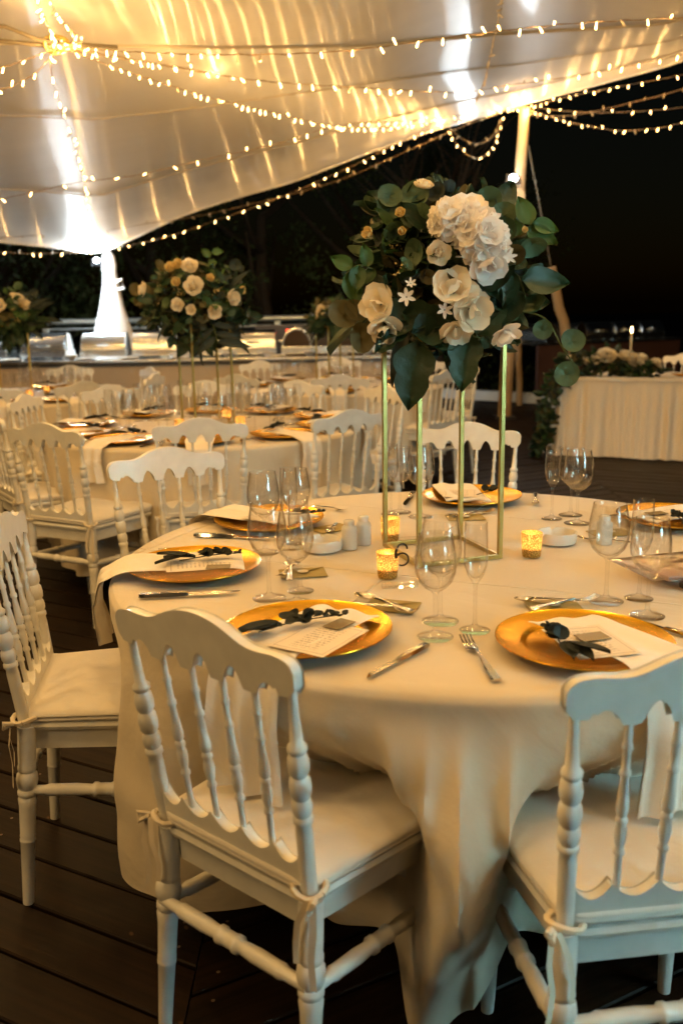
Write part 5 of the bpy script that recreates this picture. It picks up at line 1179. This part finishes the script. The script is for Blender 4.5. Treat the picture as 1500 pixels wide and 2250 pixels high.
# second, darker buffet far to the right
b2 = thing('far_buffet', 'second buffet in shadow with a dull red-brown front behind the head table', 'counter', (0, 0, 0))
fa, fb_ = Vector((2.65, 11.64, 0.763)), Vector((5.184, 12.84, 0.835)); fa.z = fb_.z = .80
mid = (fa+fb_)/2; an = math.atan2(fb_.y-fa.y, fb_.x-fa.x); Lb = (fb_-fa).length
O('front_panel', MB().box((0, 0, .40), (Lb, .06, .80)).mesh('front_panel', False), mat('maroon_panel', (.10, .045, .030), .7), b2, (mid.x, mid.y, 0), (0, 0, an))
O('worktop', MB().box((0, .35, .82), (Lb+.1, .8, .03)).mesh('worktop', False), M_chrome, b2, (mid.x, mid.y, 0), (0, 0, an))
for k, lb in enumerate(('leftmost', 'second', 'third', 'fourth', 'rightmost')):
    p = fa.lerp(fb_, .04+.19*k); o = clone(bpy.data.objects['chafing_dish'] if k > 1 else [o for o in bpy.data.objects if o.name.startswith('chafing_dish') and 'leftmost of' in o.get('label', '')][0], f'chafing dish in shadow on the far right buffet, {lb} there', (p.x, p.y+.3, .84), an+(R_(-75) if k < 2 else 0), 'chafing dishes on the far buffet')

# ================================================================ head table
HA = Vector((1.74, 6.38)); HD = Vector((.92, -.39)).normalized(); HN = Vector((-HD.y, HD.x)); HW = 2.6; HH = .735
ht = thing('head_table', 'long head table at the right with a gathered white tulle skirt', 'table', (0, 0, 0))
c_ = HA+HD*HW/2+HN*.38; hang_ = math.atan2(HD.y, HD.x)
O('tabletop', MB().box((0, 0, HH-.015), (HW-.02, .76, .03)).mesh('tabletop', False, .004), M_tulle, ht, (c_.x, c_.y, 0), (0, 0, hang_))
for s_ in (-1, 1):
    for y in (-.3, .3): O('leg', MB().tube([(s_*(HW/2-.15), y, 0), (s_*(HW/2-.15), y, HH-.03)], .02, 8).mesh('leg'), M_metal, ht, (c_.x, c_.y, 0), (0, 0, hang_))
b = MB(); rows = []; per = []
npt = 520
peri = [(HA, HD, HW), (HA+HD*HW, HN, .76), (HA+HD*HW+HN*.76, -HD, HW), (HA+HN*.76, -HN, .76)]; tot = 2*(HW+.76)
rr = random.Random(4); pts = []
for (st, dr, L) in peri:
    n = int(npt*L/tot)
    for k in range(n): pts.append((st+dr*L*k/n, Vector((dr.y, -dr.x))))
for zf in (1.0, .985, .9, .75, .55, .35, .15, .0):
    row = []
    for k, (p, nn) in enumerate(pts):
        s_ = k*tot/npt; z = HH*zf+.012*(1-zf); d = 1-zf
        w_ = (.012*math.sin(s_*71+6*noise.noise(Vector((s_*3.1, 4, 0))))+.022*math.sin(s_*30+9*noise.noise(Vector((s_*1.7, 0, 0))))+.020*noise.noise(Vector((s_*11, 3, zf*.6))))*sst(0, .3, d)+.16*d*d*(.6+.5*noise.noise(Vector((s_*1.5, 9, 0))))
        q = p+nn*(.006+w_); row.append((q.x, q.y, max(.012, z)))
    rows.append(row)
b.grid(rows, True); tag(O('table_skirt', b.mesh('table_skirt', auto=85), M_tulle), 'floor-length gathered white tulle skirt round the head table', 'tablecloth')
b = MB(); rows = []
for zf in (1.0, .985, .97, .955):
    rows.append([tuple((p+nn*(.022+.030*(1-zf)+.006*noise.noise(Vector((k*.09, 2, zf*2))))).to_3d()+Vector((0, 0, HH*zf+.004+ .01*noise.noise(Vector((k*.03, 1, 0)))*(1-zf)*4))) for k, (p, nn) in enumerate(pts)])
b.grid(rows, True); b.f.append(tuple(range(len(pts)-1, -1, -1)))
tag(O('table_runner_cloth', b.mesh('table_runner_cloth', auto=80), M_tulle), 'shorter cream overlay cloth over the tulle skirt of the head table', 'tablecloth')
def swag(name, path, r, n, seed, label, nb_, zmin=-9):
    rr = random.Random(seed); t = thing(name, label, 'garland', (0, 0, 0)); pp = catmull(path, 10); J = {}
    for k in range(n):
        f = rr.random(); i = min(len(pp)-1, int(f*len(pp))); v = Vector((rr.gauss(0, 1), rr.gauss(0, 1), rr.gauss(0, .8))).normalized(); rad = r*rr.uniform(.4, 1.1)*(1.1-.4*f); p = pp[i]+v*rad
        if p.z < .03: continue
        kd = rr.choice(['round', 'dark', 'olive', 'roundD', 'fresh']); x = (v+Vector((rr.uniform(-1, 1),)*3)*.5).normalized(); z = v.orthogonal().normalized(); z = (z-x*z.dot(x)).normalized(); y = z.cross(x)
        M_ = Matrix.Translation(p) @ Matrix((x, y, z)).transposed().to_4x4() @ Matrix.Scale(rr.uniform(.9, 1.5), 4); me = LEAF[kd]
        J.setdefault(kd, MB()).add([q.co for q in me.vertices], [tuple(q.vertices) for q in me.polygons], M_)
    st = MB().tube(pp, .006, 6); O('stem', st.mesh('stem'), M_stem, t)
    for k, mb in J.items(): me = mb.mesh('foliage', auto=80); me.materials.append(LEAF[k].materials[0]); O('foliage', me, None, t, kind='stuff')
    for k in range(nb_):
        i = rr.randrange(len(pp)); v = Vector((rr.uniform(-.7, .7), -rr.uniform(.3, 1), rr.uniform(.2, 1))).normalized(); o = O('flower', BL[rr.choice(['rose', 'peo', 'rose', 'yel'])], None, t, pp[i]+v*r*.8, sc=rr.uniform(1.1, 1.7)); orient(o, v)
    return t
h3 = lambda s, n, z: (HA+HD*s+HN*n).to_3d()+Vector((0, 0, z))
swag('flower_garland', [h3(.06, .1, HH+.08), h3(.3, .12, HH+.14), h3(.55, .12, HH+.12), h3(.85, .12, HH+.05)], .11, 380, 21, 'garland of cream roses lying on the left end of the head table', 15)
swag('trailing_garland', [h3(.08, -.02, HH+.06), h3(-.02, -.10, HH-.05), h3(-.06, -.12, .45), h3(-.10, -.14, .2), h3(-.13, -.16, .06)], .075, 300, 22, 'green garland trailing from the head table down to the deck', 0)
cp = h3(.60, .40, HH+.003)
tc_ = thing('taper_candle', 'tall lit taper candle on the head table behind the roses', 'candle', cp)
O('stick', MB().lathe([(.012, .10), (.011, .40), (.003, .405)], 12).mesh('stick'), M_wax, tc_); O('holder', MB().lathe([(.05, 0), (.05, .008), (.012, .02), (.010, .09), (.018, .10), (.018, .12)], 16).mesh('holder'), M_gold, tc_)
O('flame', MB().lathe([(.002, .412), (.009, .425), (.008, .44), (.001, .468)], 10).mesh('flame'), M_flame, tc_); point('candle_glow', (0, 0, .44), .8, (1, .55, .22), .01, tc_); tc_.scale = (.8, .8, .95)
for s_, lb in ((1.12, 'small gold-edged plate beside the garland on the head table'), (1.35, 'second small plate at the right of the head table')): tag(O('charger_plate', ME_PL, None, None, h3(s_, .25, HH+.006), sc=.8), lb, 'plate', 'gold charger plates')
for s_, lb in ((1.22, 'white napkin fan at the edge of the head table, left one'), (1.40, 'white napkin fan at the edge of the head table, right one')):
    tag(O('folded_napkin', MB().lathe([(.045, 0), (.05, .01), (.03, .05), (.038, .085), (.012, .10)], 9).mesh('folded_napkin'), M_nap, None, h3(s_, .05, HH+.006)), lb, 'napkin', 'napkins on the head table')
chair((2.98, 6.50), -118, 'white chair behind the head table at the right edge', G3, True)

# off-frame tent-pole lamps for the near chairs; wraps and uplight added for reflections
def unseen_wrapped_pole(x, y, z, rz, label):
    t = thing('tent_pole', label, 'pole', (x, y, 0)); O('shaft', MB().tube([(0, 0, 0), (0, 0, z+.6)], .09, 12).mesh('shaft'), M_wrap, t)
    flood((x, y, z), rz, R_(-10), 'floodlight on '+label)
    O('cloth_wrap', MB().lathe([(.34, .7), (.42, 1.1), (.40, 1.5), (.44, 1.9), (.32, 2.4), (.14, 2.65)], 20).mesh('cloth_wrap'), M_wrap, t)  # broad white wrap, added out of view to reflect in the glasses
unseen_wrapped_pole(2.40, -2.60, 2.75, R_(225), 'the added wrapped tent pole behind the camera on the right')
spot("flood_and_fill_glow", (3.70, -3.35, 2.62), (0, -.3, .6), 190, COLD, 120, .5)
spot("flood_and_fill_glow", (1.55, -1.85, 1.1), (2.25, -2.5, 1.75), 1100, COLD, 95, .10)  # added uplight without a fixture, brightens the wrap so the glasses mirror it
unseen_wrapped_pole(-4.6, -3.4, 2.6, R_(130), 'the tent pole behind the camera on the left')
spot("flood_and_fill_glow", (-4.45, -3.25, 2.65), (-.3, .6, .9), 180, (1, .64, .27), 130, .5)
